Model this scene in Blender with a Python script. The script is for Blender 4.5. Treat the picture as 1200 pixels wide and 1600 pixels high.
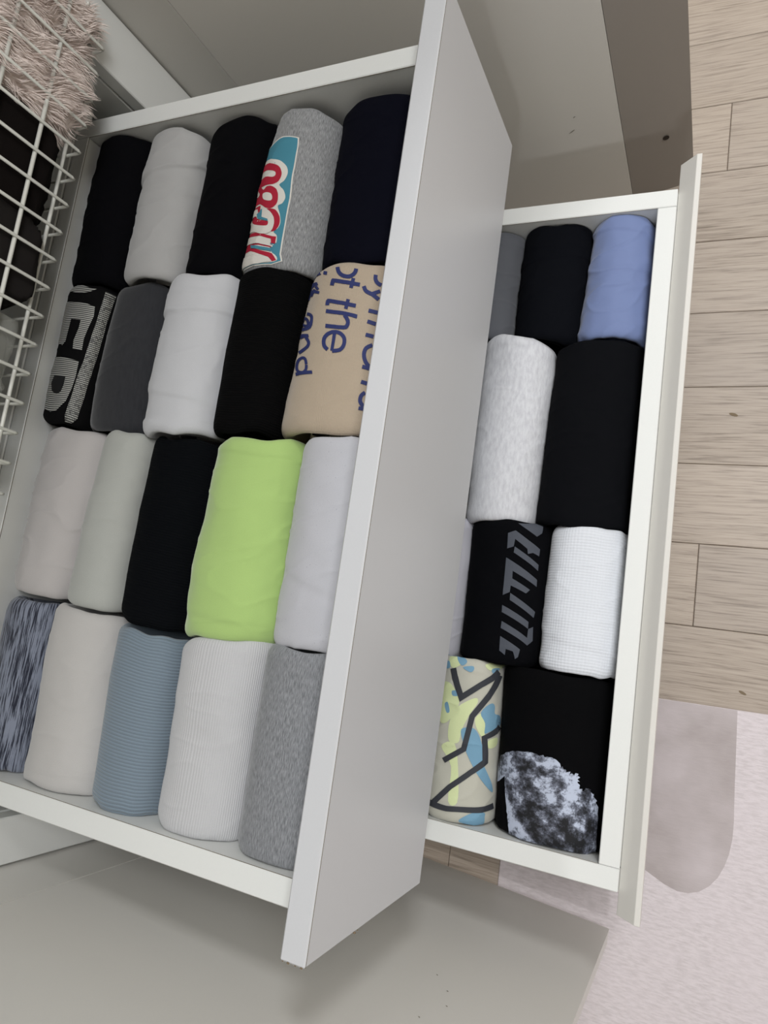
import bpy, bmesh, math, random
from mathutils import Vector, noise, geometry

for o in list(bpy.data.objects): bpy.data.objects.remove(o)
C = bpy.context.scene.collection
S = bpy.context.scene

# ---------- camera ----------
cam = bpy.data.objects.new('camera', bpy.data.cameras.new('camera')); C.objects.link(cam)
cam.data.sensor_fit = 'AUTO'; cam.data.sensor_width = 36; cam.data.lens = 1114.2542/1600*36
cam.data.clip_start = .01
cam.location = (.0441, .2465, .6570); cam.rotation_euler = (.2151, .4206, .1542)
S.camera = cam
# ---------- light ----------
w = bpy.data.worlds.new('world'); S.world = w; w.use_nodes = True
w.node_tree.nodes['Background'].inputs[0].default_value = (.80, .84, .90, 1)
w.node_tree.nodes['Background'].inputs[1].default_value = 1.0
CEIL = 2.25
def ceiling_lamp(x, y, sx, sy, power, col=(.96, .98, 1)):
    l = bpy.data.lights.new('lamp_light', 'AREA'); l.shape = 'RECTANGLE'; l.size = sx; l.size_y = sy
    l.energy = power; l.color = col
    o = bpy.data.objects.new('lamp_light', l); C.objects.link(o); o.location = (x, y, CEIL-.03)
    return o
LAMPS = [(.95, .75, .9, .9, 34), (.37, -2.45, .28, .28, 22), (.60, 2.0, .5, .5, 26)]
for a in LAMPS: ceiling_lamp(*a)
S.view_settings.view_transform = 'Standard'; S.view_settings.look = 'None'
S.view_settings.exposure = 0.22; S.view_settings.gamma = 1.0; S.view_settings.use_curve_mapping = False

# ---------- helpers ----------
def srgb(r, g, b):
    f = lambda c: (c/255/12.92) if c/255 <= .04045 else ((c/255+.055)/1.055)**2.4
    return (f(r), f(g), f(b), 1)
def tag(o, label=None, cat=None, group=None, kind=None):
    if label: o['label'] = label
    if cat: o['category'] = cat
    if group: o['group'] = group
    if kind: o['kind'] = kind
    return o
def empty(name, loc=(0, 0, 0)):
    o = bpy.data.objects.new(name, None); C.objects.link(o); o.location = loc; o.empty_display_size = .05
    return o
def link(name, me, mat, parent=None, smooth=False):
    if mat and not me.materials: me.materials.append(mat)
    if smooth:
        for p in me.polygons: p.use_smooth = True
    o = bpy.data.objects.new(name, me); C.objects.link(o)
    if parent:
        o.parent = parent
        rt = parent
        off = Vector()
        while rt: off += rt.location; rt = rt.parent
        o.location = -off        # meshes are written in world coordinates
    return o
def bm_obj(name, bm, mat, parent=None, smooth=False):
    me = bpy.data.meshes.new(name); bm.normal_update(); bm.to_mesh(me); bm.free()
    return link(name, me, mat, parent, smooth)
def box(name, a, b, mat, parent=None, bev=.0012, seg=1):
    bm = bmesh.new()
    bmesh.ops.create_cube(bm, size=1)
    for v in bm.verts:
        v.co = Vector([(a[i]+b[i])/2+v.co[i]*(b[i]-a[i]) for i in range(3)])
    if bev: bmesh.ops.bevel(bm, geom=bm.edges[:], offset=bev, segments=seg, profile=.5, affect='EDGES', clamp_overlap=True)
    return bm_obj(name, bm, mat, parent)
def prism(name, pts, lo, hi, axis, mat, parent=None, bev=.0008):
    """polygon pts extruded along axis (0,1,2) between lo and hi"""
    bm = bmesh.new()
    def mk(p, t):
        c = list(p); c.insert(axis, t); return bm.verts.new(c)
    A = [mk(p, lo) for p in pts]; B = [mk(p, hi) for p in pts]; n = len(pts)
    bm.faces.new(A); bm.faces.new(B[::-1])
    for i in range(n): bm.faces.new((A[i], B[i], B[(i+1) % n], A[(i+1) % n]))
    bmesh.ops.recalc_face_normals(bm, faces=bm.faces[:])
    if bev: bmesh.ops.bevel(bm, geom=bm.edges[:], offset=bev, segments=1, profile=.5, affect='EDGES', clamp_overlap=True)
    return bm_obj(name, bm, mat, parent)
def wire(name, pts, r, mat, parent=None, seg=8):
    bm = bmesh.new(); rings = []
    pts = [Vector(p) for p in pts]
    for i, p in enumerate(pts):
        t = (pts[min(i+1, len(pts)-1)]-pts[max(i-1, 0)]).normalized()
        ref = Vector((0, 0, 1)) if abs(t.z) < .9 else Vector((0, 1, 0))
        x = t.cross(ref).normalized(); y = t.cross(x).normalized()
        rings.append([bm.verts.new(p+(x*math.cos(k*math.tau/seg)+y*math.sin(k*math.tau/seg))*r) for k in range(seg)])
    for a, b in zip(rings, rings[1:]):
        for k in range(seg): bm.faces.new((a[k], a[(k+1) % seg], b[(k+1) % seg], b[k]))
    bm.faces.new(rings[0][::-1]); bm.faces.new(rings[-1])
    bmesh.ops.recalc_face_normals(bm, faces=bm.faces[:])
    return bm_obj(name, bm, mat, parent, True)

# ---------- materials ----------
class NT:
    def __init__(s, name):
        s.m = bpy.data.materials.new(name); s.m.use_nodes = True; s.t = s.m.node_tree
        s.b = s.t.nodes['Principled BSDF']
    def n(s, typ, **kw):
        x = s.t.nodes.new(typ)
        for k, v in kw.items():
            if k.startswith('i_'):
                key = k[2:].replace('_', ' ')
                x.inputs[int(key) if key.isdigit() else key].default_value = v
            else: setattr(x, k, v)
        return x
    def l(s, a, b): s.t.links.new(a, b)
    def coords(s, kind, scale=(1, 1, 1), rot=(0, 0, 0)):
        tc = s.n('ShaderNodeTexCoord'); mp = s.n('ShaderNodeMapping')
        mp.inputs['Scale'].default_value = scale; mp.inputs['Rotation'].default_value = rot
        s.l(tc.outputs[kind], mp.inputs[0]); return mp.outputs[0]
    def noise(s, co, scale, detail=3, rough=.55):
        x = s.n('ShaderNodeTexNoise', i_Scale=scale, i_Detail=detail, i_Roughness=rough); s.l(co, x.inputs['Vector']); return x.outputs['Fac']
    def ramp(s, fac, stops):
        r = s.n('ShaderNodeValToRGB'); e = r.color_ramp.elements
        while len(e) < len(stops): e.new(.5)
        for k, (p, c) in enumerate(stops): e[k].position = p; e[k].color = c
        s.l(fac, r.inputs[0]); return r.outputs[0]
    def bump(s, h, strength, dist, prev=None):
        b = s.n('ShaderNodeBump'); b.inputs['Strength'].default_value = strength; b.inputs['Distance'].default_value = dist
        s.l(h, b.inputs['Height'])
        if prev: s.l(prev, b.inputs['Normal'])
        return b.outputs[0]
    def mix(s, fac, a, b):
        m = s.n('ShaderNodeMix', data_type='RGBA')
        if hasattr(fac, 'links'): s.l(fac, m.inputs[0])
        else: m.inputs[0].default_value = fac
        for v, i in ((a, 6), (b, 7)):
            if hasattr(v, 'links'): s.l(v, m.inputs[i])
            else: m.inputs[i].default_value = v
        return m.outputs[2]
    def col(s, c):
        if hasattr(c, 'links'): s.l(c, s.b.inputs['Base Color'])
        else: s.b.inputs['Base Color'].default_value = c
    def nor(s, x): s.l(x, s.b.inputs['Normal'])

def laminate(name, c, rough=.42):
    m = NT(name); co = m.coords('Object')
    n1 = m.noise(co, 900, 2); n2 = m.noise(co, 5, 2)
    k = tuple(v*.955 for v in c[:3])+(1,)
    m.col(m.mix(n1, k, c)); m.b.inputs['Roughness'].default_value = rough
    m.nor(m.bump(n1, .12, .0002)); return m.m
M = {}
M['white'] = laminate('white_laminate', srgb(226, 227, 224))
M['front'] = laminate('white_front_laminate', srgb(205, 206, 209), .38)
M['door'] = laminate('door_laminate', srgb(217, 214, 208), .35)
M['taupe'] = laminate('taupe_laminate', srgb(148, 141, 134), .5)
M['wall'] = laminate('wall_paint', srgb(222, 218, 208), .8)
M['metal'] = laminate('white_coated_wire', srgb(226, 226, 218), .35)
M['edge'] = laminate('cream_edge_band', srgb(228, 226, 208), .45)
M['wear'] = laminate('bare_chipboard_wear', srgb(120, 105, 85), .9)

def wood(k, tint):
    m = NT('oak_plank_wood'); 
    oi = m.n('ShaderNodeObjectInfo')
    tc = m.n('ShaderNodeTexCoord'); mp = m.n('ShaderNodeMapping')
    add = m.n('ShaderNodeVectorMath', operation='ADD')
    sc = m.n('ShaderNodeVectorMath', operation='SCALE'); sc.inputs['Scale'].default_value = 37.0
    comb = m.n('ShaderNodeCombineXYZ'); m.l(oi.outputs['Random'], comb.inputs[0]); m.l(oi.outputs['Random'], comb.inputs[1]); m.l(oi.outputs['Random'], comb.inputs[2])
    m.l(comb.outputs[0], sc.inputs[0]); m.l(tc.outputs['Object'], add.inputs[0]); m.l(sc.outputs[0], add.inputs[1])
    m.l(add.outputs[0], mp.inputs[0]); mp.inputs['Scale'].default_value = (.35, 1, 1)
    co = mp.outputs[0]
    warp = m.noise(co, 7, 2)
    v2 = m.n('ShaderNodeVectorMath', operation='SCALE'); v2.inputs['Scale'].default_value = .022
    cb = m.n('ShaderNodeCombineXYZ'); m.l(warp, cb.inputs[1]); m.l(cb.outputs[0], v2.inputs[0])
    ad2 = m.n('ShaderNodeVectorMath', operation='ADD'); m.l(co, ad2.inputs[0]); m.l(v2.outputs[0], ad2.inputs[1])
    mp2 = m.n('ShaderNodeMapping'); mp2.inputs['Scale'].default_value = (.12, 1, 1); m.l(ad2.outputs[0], mp2.inputs[0])
    g1 = m.noise(mp2.outputs[0], 320, 4, .62)
    mp3 = m.n('ShaderNodeMapping'); mp3.inputs['Scale'].default_value = (.05, 1, 1); m.l(ad2.outputs[0], mp3.inputs[0])
    g2 = m.noise(mp3.outputs[0], 900, 2, .6); g3 = m.noise(co, 6, 2)
    c1 = m.ramp(g1, [(.34, srgb(104, 90, 76)), (.48, srgb(165, 151, 137)), (.7, srgb(178, 165, 151))])
    c2 = m.ramp(g2, [(.35, srgb(118, 104, 90)), (.52, srgb(174, 160, 146))])
    c = m.mix(.4, c1, c2)
    c = m.mix(m.ramp(g3, [(.3, (0, 0, 0, 1)), (.8, (.35, .35, .35, 1))]), c, srgb(182, 171, 163))
    hs = m.n('ShaderNodeHueSaturation'); m.l(c, hs.inputs['Color'])
    mr = m.n('ShaderNodeMapRange'); mr.inputs[3].default_value = .90; mr.inputs[4].default_value = 1.06
    m.l(oi.outputs['Random'], mr.inputs[0]); m.l(mr.outputs[0], hs.inputs['Value'])
    m.col(hs.outputs[0]); m.b.inputs['Roughness'].default_value = .45
    m.nor(m.bump(g1, .35, .0008)); return m.m
M['wood'] = wood(0, 0)
def rugmat(name, a, b, rib):
    m = NT(name); co = m.coords('Object')
    mp = m.coords('Object', (.22, 1, 1))
    n1 = m.noise(mp, 330, 3, .65); n2 = m.noise(co, 12, 3); n3 = m.noise(co, 700, 2)
    c = m.mix(m.ramp(n1, [(.36, (0, 0, 0, 1)), (.60, (1, 1, 1, 1))]) if rib > .3 else n1, a, b); c = m.mix(m.ramp(n2, [(.35, (0, 0, 0, 1)), (.75, (.5, .5, .5, 1))]), c, srgb(214, 204, 208))
    m.col(c); m.b.inputs['Roughness'].default_value = .6
    m.nor(m.bump(n1, rib, .0012, m.bump(n3, .3, .0004))); return m.m
M['mat'] = rugmat('ribbed_vinyl_mat', srgb(197, 188, 190), srgb(215, 206, 209), .35)
M['mat_patch'] = rugmat('dark_mat_patch', srgb(160, 150, 149), srgb(174, 164, 163), .15)  # darker, less ribbed version of the mat for its round-ended patch

def fabric(name, c, kind='plain', c2=None, rough=.92, sheen=.25, rib=.0022, ribs=.5):
    m = NT(name); uv = m.coords('UV'); fine = m.noise(uv, 1500, 2, .6); soft = m.noise(uv, 26, 3)
    dark = tuple(v*.86 for v in c[:3])+(1,)
    if max(c[:3]) < .03: sheen = .0
    cc = m.mix(m.ramp(soft, [(.3, (0, 0, 0, 1)), (.75, (1, 1, 1, 1))]), tuple(v*.95 for v in c[:3])+(1,), c)
    cc = m.mix(m.ramp(fine, [(.3, (.55, .55, .55, 1)), (.62, (0, 0, 0, 1))]), cc, dark)
    nrm = m.bump(fine, .35, .0005)
    def wave(axis, period, sharp=False):
        sp = m.n('ShaderNodeSeparateXYZ'); m.l(uv, sp.inputs[0])
        mu = m.n('ShaderNodeMath', operation='MULTIPLY'); mu.inputs[1].default_value = math.tau/period; m.l(sp.outputs[axis], mu.inputs[0])
        si = m.n('ShaderNodeMath', operation='SINE'); m.l(mu.outputs[0], si.inputs[0])
        ma = m.n('ShaderNodeMapRange'); ma.inputs[1].default_value = -1; m.l(si.outputs[0], ma.inputs[0]); return ma.outputs[0]
    def darken(fac, lo, cc, k=.75):
        return m.mix(m.ramp(fac, [(lo, (1, 1, 1, 1)), (lo+.3, (0, 0, 0, 1))]), cc, tuple(v*k for v in c[:3])+(1,))
    if kind == 'across':
        wv = wave(1, rib); nrm = m.bump(wv, ribs, .0009, nrm); cc = darken(wv, .02, cc)
        w2 = wave(0, rib*.5); nrm = m.bump(w2, .12, .0003, nrm)
    if kind == 'along': wv = wave(0, rib); nrm = m.bump(wv, ribs, .0007, nrm); cc = darken(wv, .0, cc, .9)
    if kind == 'waffle':
        wv = wave(1, rib); nrm = m.bump(wv, ribs, .0008, nrm); cc = darken(wv, .0, cc, .88)
        nrm = m.bump(wave(0, rib), .3, .0006, nrm)
    if kind in ('heather', 'dye', 'soft_heather'):
        st = {'heather': (1, .11, 1), 'dye': (1, .05, 1), 'soft_heather': (1, .3, 1)}[kind]
        s2 = m.coords('UV', st, (0, 0, .02)); h = m.noise(s2, {'heather': 1600, 'dye': 700, 'soft_heather': 300}[kind], 4, .62)
        lo, hi = {'heather': (.36, .66), 'dye': (.42, .54), 'soft_heather': (.30, .62)}[kind]
        if kind == 'dye':
            big = m.noise(m.coords('UV', (1, .3, 1)), 55, 2)
            ad = m.n('ShaderNodeMath', operation='MULTIPLY_ADD'); m.l(big, ad.inputs[0]); ad.inputs[1].default_value = .5; ad.inputs[2].default_value = -.25
            a2 = m.n('ShaderNodeMath', operation='ADD'); m.l(h, a2.inputs[0]); m.l(ad.outputs[0], a2.inputs[1]); h = a2.outputs[0]
        cc = m.mix(m.ramp(h, [(lo, (0, 0, 0, 1)), (hi, (1, 1, 1, 1))]), c2, c)
    if kind == 'slub':
        h = m.noise(m.coords('UV', (1, .5, 1)), 900, 2); cc = m.mix(m.ramp(h, [(.69, (0, 0, 0, 1)), (.74, (1, 1, 1, 1))]), cc, c2)
    m.col(cc); m.b.inputs['Roughness'].default_value = rough
    m.b.inputs['Sheen Weight'].default_value = sheen; m.b.inputs['Sheen Roughness'].default_value = .5
    m.b.inputs['Specular IOR Level'].default_value = .25 if max(c[:3]) > .03 else .08
    m.nor(nrm); return m.m
M['glue'] = laminate('edge_glue_line', srgb(120, 112, 98), .8)
M['hole'] = laminate('dark_hole', srgb(48, 38, 30), .9)
def ink(name, c, rough=.7): 
    m = NT(name); uv = m.coords('UV'); f = m.noise(uv, 1400, 2)
    m.col(m.mix(f, tuple(v*.85 for v in c[:3])+(1,), c)); m.b.inputs['Roughness'].default_value = rough
    m.b.inputs['Specular IOR Level'].default_value = .3
    m.nor(m.bump(f, .3, .0004)); return m.m
def striped_ink(name, c, c2, period, dots=False):
    m = NT(name); uv = m.coords('UV'); sp = m.n('ShaderNodeSeparateXYZ'); m.l(uv, sp.inputs[0])
    def wv(ax, per, off=0):
        mu = m.n('ShaderNodeMath', operation='MULTIPLY'); mu.inputs[1].default_value = math.tau/per; m.l(sp.outputs[ax], mu.inputs[0])
        si = m.n('ShaderNodeMath', operation='SINE'); m.l(mu.outputs[0], si.inputs[0]); return si.outputs[0]
    f = m.ramp(wv(1, period), [(.0, (0, 0, 0, 1)), (.25, (1, 1, 1, 1))])
    if dots:
        g = m.ramp(wv(0, period*.8), [(.0, (.35, .35, .35, 1)), (.4, (1, 1, 1, 1))]); f = m.mix(1.0, f, f)
        mm = m.n('ShaderNodeMath', operation='MULTIPLY'); m.l(f, mm.inputs[0]); m.l(g, mm.inputs[1])
        h = m.ramp(m.noise(uv, 260, 2), [(.40, (.3, .3, .3, 1)), (.47, (1, 1, 1, 1))])
        m2 = m.n('ShaderNodeMath', operation='MULTIPLY'); m.l(mm.outputs[0], m2.inputs[0]); m.l(h, m2.inputs[1]); f = m2.outputs[0]
    m.col(m.mix(f, c2, c)); m.b.inputs['Roughness'].default_value = .55; return m.m
def moon_ink():
    m = NT('cratered_moon_print'); uv = m.coords('UV')
    a = m.noise(uv, 60, 8, .75); b = m.noise(uv, 16, 3, .5); 
    ad = m.n('ShaderNodeMath', operation='ADD'); m.l(a, ad.inputs[0]); m.l(b, ad.inputs[1])
    c = m.ramp(ad.outputs[0], [(.0, srgb(10, 11, 15)), (.435, srgb(14, 15, 20)), (.475, srgb(70, 73, 84)), (.505, srgb(120, 125, 140)), (.53, srgb(182, 190, 208)), (1, srgb(190, 198, 214))])
    sc = m.n('ShaderNodeMath', operation='MULTIPLY'); sc.inputs[1].default_value = .5; m.l(ad.outputs[0], sc.inputs[0])
    r = c.node; m.l(sc.outputs[0], r.inputs[0])
    m.col(c); m.b.inputs['Roughness'].default_value = .8; return m.m
# ---------- rolled garments: one analytic surface per roll, shared by body, seams and prints ----------
def vnoise(x, y, z):
    return noise.noise((x, y, z))

def sgn(v): return -1.0 if v < 0 else 1.0

class Roll:
    def __init__(s, quad, ztop, zbot, seed=0, wrinkle=1.0, folds=(), n=2.3, round_=.010, sag=0.0):
        s.q = quad; s.zt = ztop; s.zb = zbot; s.seed = seed*7.31+1.7; s.wr = wrinkle; s.folds = folds; s.n = n
        s.rd = round_; s.sag = sag
        s.w = ((quad[2]-quad[0])+(quad[4]-quad[6]))*.25
        s.L = abs((quad[1]+quad[3]-quad[5]-quad[7])*.5)
        s.dome = min(s.w*.86, .05)
    def base(s, a, u):
        # a in [-2.6,2.6]: |a|<=1 dome, beyond that down the flanks; u 0 = near end (low y), 1 = far end
        XL = (s.q[6]*(1-u)+s.q[0]*u, s.q[7]*(1-u)+s.q[1]*u)
        XR = (s.q[4]*(1-u)+s.q[2]*u, s.q[5]*(1-u)+s.q[3]*u)
        zs = s.zt-s.dome
        if abs(a) <= 1:
            t = a*math.pi/2
            X = sgn(a)*abs(math.sin(t))**(2/s.n); Z = zs+s.dome*abs(math.cos(t))**(2/s.n)
        else:
            k = min(abs(a)-1, 1.6)
            h = zs-s.zb
            if k <= 1: X = sgn(a); Z = zs-h*k*.93
            else:
                t = (k-1)/.6; X = sgn(a)*(1-t*t); Z = s.zb+h*.07*(1-t)
        # soft closed ends
        e = min(u, 1-u)*s.L/s.rd
        c = 1.0 if e >= 1 else math.sqrt(max(0, 1-(1-e)**2))
        ins = s.rd*.55*(1-c)
        X *= 1-ins/max(s.w, .01); Z = Z-ins*max(0, (Z-s.zb)/(s.zt-s.zb))*.9
        Z -= s.sag*(2*u-1)**2*max(0, (Z-s.zb)/(s.zt-s.zb))
        sx = (X+1)/2
        ia = max(-1.3, min(1.3, a))
        u = u+(1-u)**6*(-.0020+.0040*vnoise(ia*2.1+s.seed, 3.1, 0))/s.L+u**6*(.0020+.0040*vnoise(ia*2.1+s.seed, 8.7, 5))/s.L
        XL = (s.q[6]*(1-u)+s.q[0]*u, s.q[7]*(1-u)+s.q[1]*u)
        XR = (s.q[4]*(1-u)+s.q[2]*u, s.q[5]*(1-u)+s.q[3]*u)
        return (XL[0]*(1-sx)+XR[0]*sx, min(.7440, max(.0455, XL[1]*(1-sx)+XR[1]*sx)), Z)
    def disp(s, a, u):
        x = a*s.w*1.4; y = u*s.L; q = s.seed; d = 0
        d += .0030*vnoise(x*14+q, y*9, q)+.0012*vnoise(x*30, y*22+q, q*2)
        fade = 1-abs(2*u-1)*.25
        r = 1-abs(vnoise(x*16+q*3+.25*y*40, y*34-x*14, q*1.3))*2
        d += s.wr*.0010*max(0, r)**7*fade
        d += s.wr*.0006*vnoise(x*70, y*60, q)
        for (ua, ub, amp, wd) in s.folds:
            uc = ua+(ub-ua)*(a+1)/2+.012*math.sin(a*2.3+q)
            t = (u-uc)*s.L/wd
            if abs(t) < 6:
                d += amp*(math.tanh(t*2.5)*.5*math.exp(-abs(t)*.28))
        if abs(a) > 1.0: d *= max(.15, 1-(abs(a)-1)*1.2)
        return d
    def P(s, a, u, off=0.0):
        h = .004
        p = s.base(a, u)
        u1, u2 = min(u+h, 1), max(u-h, 0)
        A = [i-j for i, j in zip(s.base(a+h, u), s.base(a-h, u))]
        B = [i-j for i, j in zip(s.base(a, u1), s.base(a, u2))]
        nx, ny, nz = A[1]*B[2]-A[2]*B[1], A[2]*B[0]-A[0]*B[2], A[0]*B[1]-A[1]*B[0]
        l = math.sqrt(nx*nx+ny*ny+nz*nz) or 1
        d = s.disp(a, u)+off
        return (p[0]+nx/l*d, p[1]+ny/l*d, p[2]+nz/l*d)
ROLLS = {}
for key, quad, zt, zb, seed, kw in [
 ('u11', [-0.6411, 0.7435, -0.565, 0.7413, -0.5614, 0.566, -0.6411, 0.5647], 0.146, -0.0315, 1, dict()),
 ('u12', [-0.5642, 0.7413, -0.4856, 0.7359, -0.4855, 0.5669, -0.5606, 0.566], 0.145, -0.0315, 2, dict(folds=((.62,.80,.0032,.004),(.42,.60,.0014,.006)),wrinkle=.9)),
 ('u13', [-0.4848, 0.7359, -0.4001, 0.7408, -0.4125, 0.568, -0.4847, 0.5669], 0.138, -0.0315, 3, dict()),
 ('u14', [-0.3993, 0.7408, -0.3246, 0.7306, -0.3232, 0.5646, -0.4117, 0.568], 0.14, -0.0315, 4, dict(sag=.002)),
 ('u15', [-0.3238, 0.7306, -0.2214, 0.7306, -0.2214, 0.5646, -0.3224, 0.5646], 0.138, -0.0315, 5, dict()),
 ('u21', [-0.6411, 0.565, -0.5764, 0.5596, -0.5836, 0.4051, -0.6411, 0.4099], 0.141, -0.0315, 6, dict(wrinkle=.6)),
 ('u22', [-0.5756, 0.5596, -0.4992, 0.5639, -0.4966, 0.3997, -0.5828, 0.4051], 0.136, -0.0315, 7, dict(sag=.003,wrinkle=.5)),
 ('u23', [-0.4984, 0.5639, -0.4128, 0.5658, -0.4095, 0.4017, -0.4958, 0.3997], 0.142, -0.0315, 8, dict(folds=((.74,.76,.0028,.004),(.27,.16,.0020,.006),(.08,.05,-.002,.004)),wrinkle=.9)),
 ('u24', [-0.412, 0.5658, -0.3318, 0.56, -0.3387, 0.4028, -0.4087, 0.4017], 0.138, -0.0315, 9, dict(wrinkle=.2)),
 ('u25', [-0.331, 0.56, -0.2214, 0.56, -0.2214, 0.4028, -0.3379, 0.4028], 0.141, -0.0315, 10, dict(wrinkle=.6,sag=.003)),
 ('u31', [-0.6411, 0.4008, -0.5454, 0.3981, -0.5593, 0.2223, -0.6411, 0.2269], 0.138, -0.0315, 11, dict(wrinkle=1.3,sag=.003)),
 ('u32', [-0.5446, 0.3981, -0.4841, 0.3952, -0.4878, 0.2179, -0.5585, 0.2223], 0.138, -0.0315, 12, dict(wrinkle=.8,sag=.002)),
 ('u33', [-0.4833, 0.3952, -0.4012, 0.3902, -0.4039, 0.2083, -0.487, 0.2179], 0.136, -0.0315, 13, dict(wrinkle=.2,sag=.002)),
 ('u34', [-0.4004, 0.3902, -0.3065, 0.3959, -0.3061, 0.2142, -0.4031, 0.2083], 0.144, -0.0315, 14, dict(wrinkle=.9,folds=((.12,.08,.0012,.006),(.95,.90,.0016,.004)),sag=.004)),
 ('u35', [-0.3057, 0.3959, -0.2214, 0.3959, -0.2214, 0.2142, -0.3053, 0.2142], 0.14, -0.0315, 15, dict(folds=((.42,.18,.0012,.008),),sag=.002)),
 ('u41', [-0.6411, 0.2135, -0.5692, 0.2155, -0.5737, 0.0462, -0.6411, 0.0462], 0.132, -0.0315, 16, dict(wrinkle=.5)),
 ('u42', [-0.5684, 0.2155, -0.4831, 0.2096, -0.4726, 0.0477, -0.5729, 0.0462], 0.138, -0.0315, 17, dict(wrinkle=.6,folds=((.08,.08,.0008,.004),))),
 ('u43', [-0.4823, 0.2096, -0.4036, 0.2007, -0.3999, 0.0466, -0.4718, 0.0477], 0.138, -0.0315, 18, dict(wrinkle=.15)),
 ('u44', [-0.4028, 0.2007, -0.3075, 0.2122, -0.3083, 0.0462, -0.3991, 0.0466], 0.138, -0.0315, 19, dict(wrinkle=.5,folds=((.75,.35,.0010,.012),))),
 ('u45', [-0.3067, 0.2122, -0.2214, 0.2122, -0.2214, 0.0462, -0.3075, 0.0462], 0.14, -0.0315, 20, dict(wrinkle=.4)),
 ('l11', [-0.2747, 0.7435, -0.1997, 0.7435, -0.2015, 0.603, -0.279, 0.608], -0.126, -0.3115, 21, dict(folds=((.86,.88,.0012,.004),))),
 ('l12', [-0.1989, 0.7435, -0.1167, 0.7435, -0.1242, 0.5974, -0.2007, 0.603], -0.122, -0.3115, 22, dict(folds=((.66,.72,.0010,.003),),wrinkle=1.1,n=2.1)),
 ('l13', [-0.1159, 0.7435, -0.0444, 0.7435, -0.0444, 0.5974, -0.1234, 0.5974], -0.12, -0.3115, 23, dict(folds=((.93,.80,.0016,.004),(.2,.45,.0010,.006),(.45,.55,.0008,.006)),wrinkle=1.5,n=2.0)),
 ('l21', [-0.2361, 0.6054, -0.1475, 0.5901, -0.1508, 0.3794, -0.2312, 0.378], -0.119, -0.3115, 24, dict(n=2.0,wrinkle=.8,folds=((.9,.98,.0020,.006),))),
 ('l22', [-0.1467, 0.5901, -0.0444, 0.5901, -0.0444, 0.3794, -0.15, 0.3794], -0.12, -0.3115, 25, dict(wrinkle=.8)),
 ('l30', [-0.3038, 0.3707, -0.2232, 0.3765, -0.2238, 0.2194, -0.3031, 0.2106], -0.122, -0.3115, 26, dict()),
 ('l31', [-0.2224, 0.3765, -0.1271, 0.3758, -0.1298, 0.2226, -0.223, 0.2194], -0.122, -0.3115, 27, dict(wrinkle=.5)),
 ('l32', [-0.1263, 0.3758, -0.0444, 0.3758, -0.0444, 0.2226, -0.129, 0.2226], -0.122, -0.3115, 28, dict(wrinkle=.8,folds=((.28,.10,.0016,.008),))),
 ('l41', [-0.2399, 0.2161, -0.1689, 0.2154, -0.1612, 0.0462, -0.2422, 0.0462], -0.122, -0.3115, 29, dict(wrinkle=1.0,n=2.0)),
 ('l42', [-0.1681, 0.2154, -0.0444, 0.2154, -0.0444, 0.0462, -0.1604, 0.0462], -0.122, -0.3115, 30, dict(wrinkle=.4)),
]: ROLLS[key] = Roll(quad, zt, zb, seed, **kw)
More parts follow.
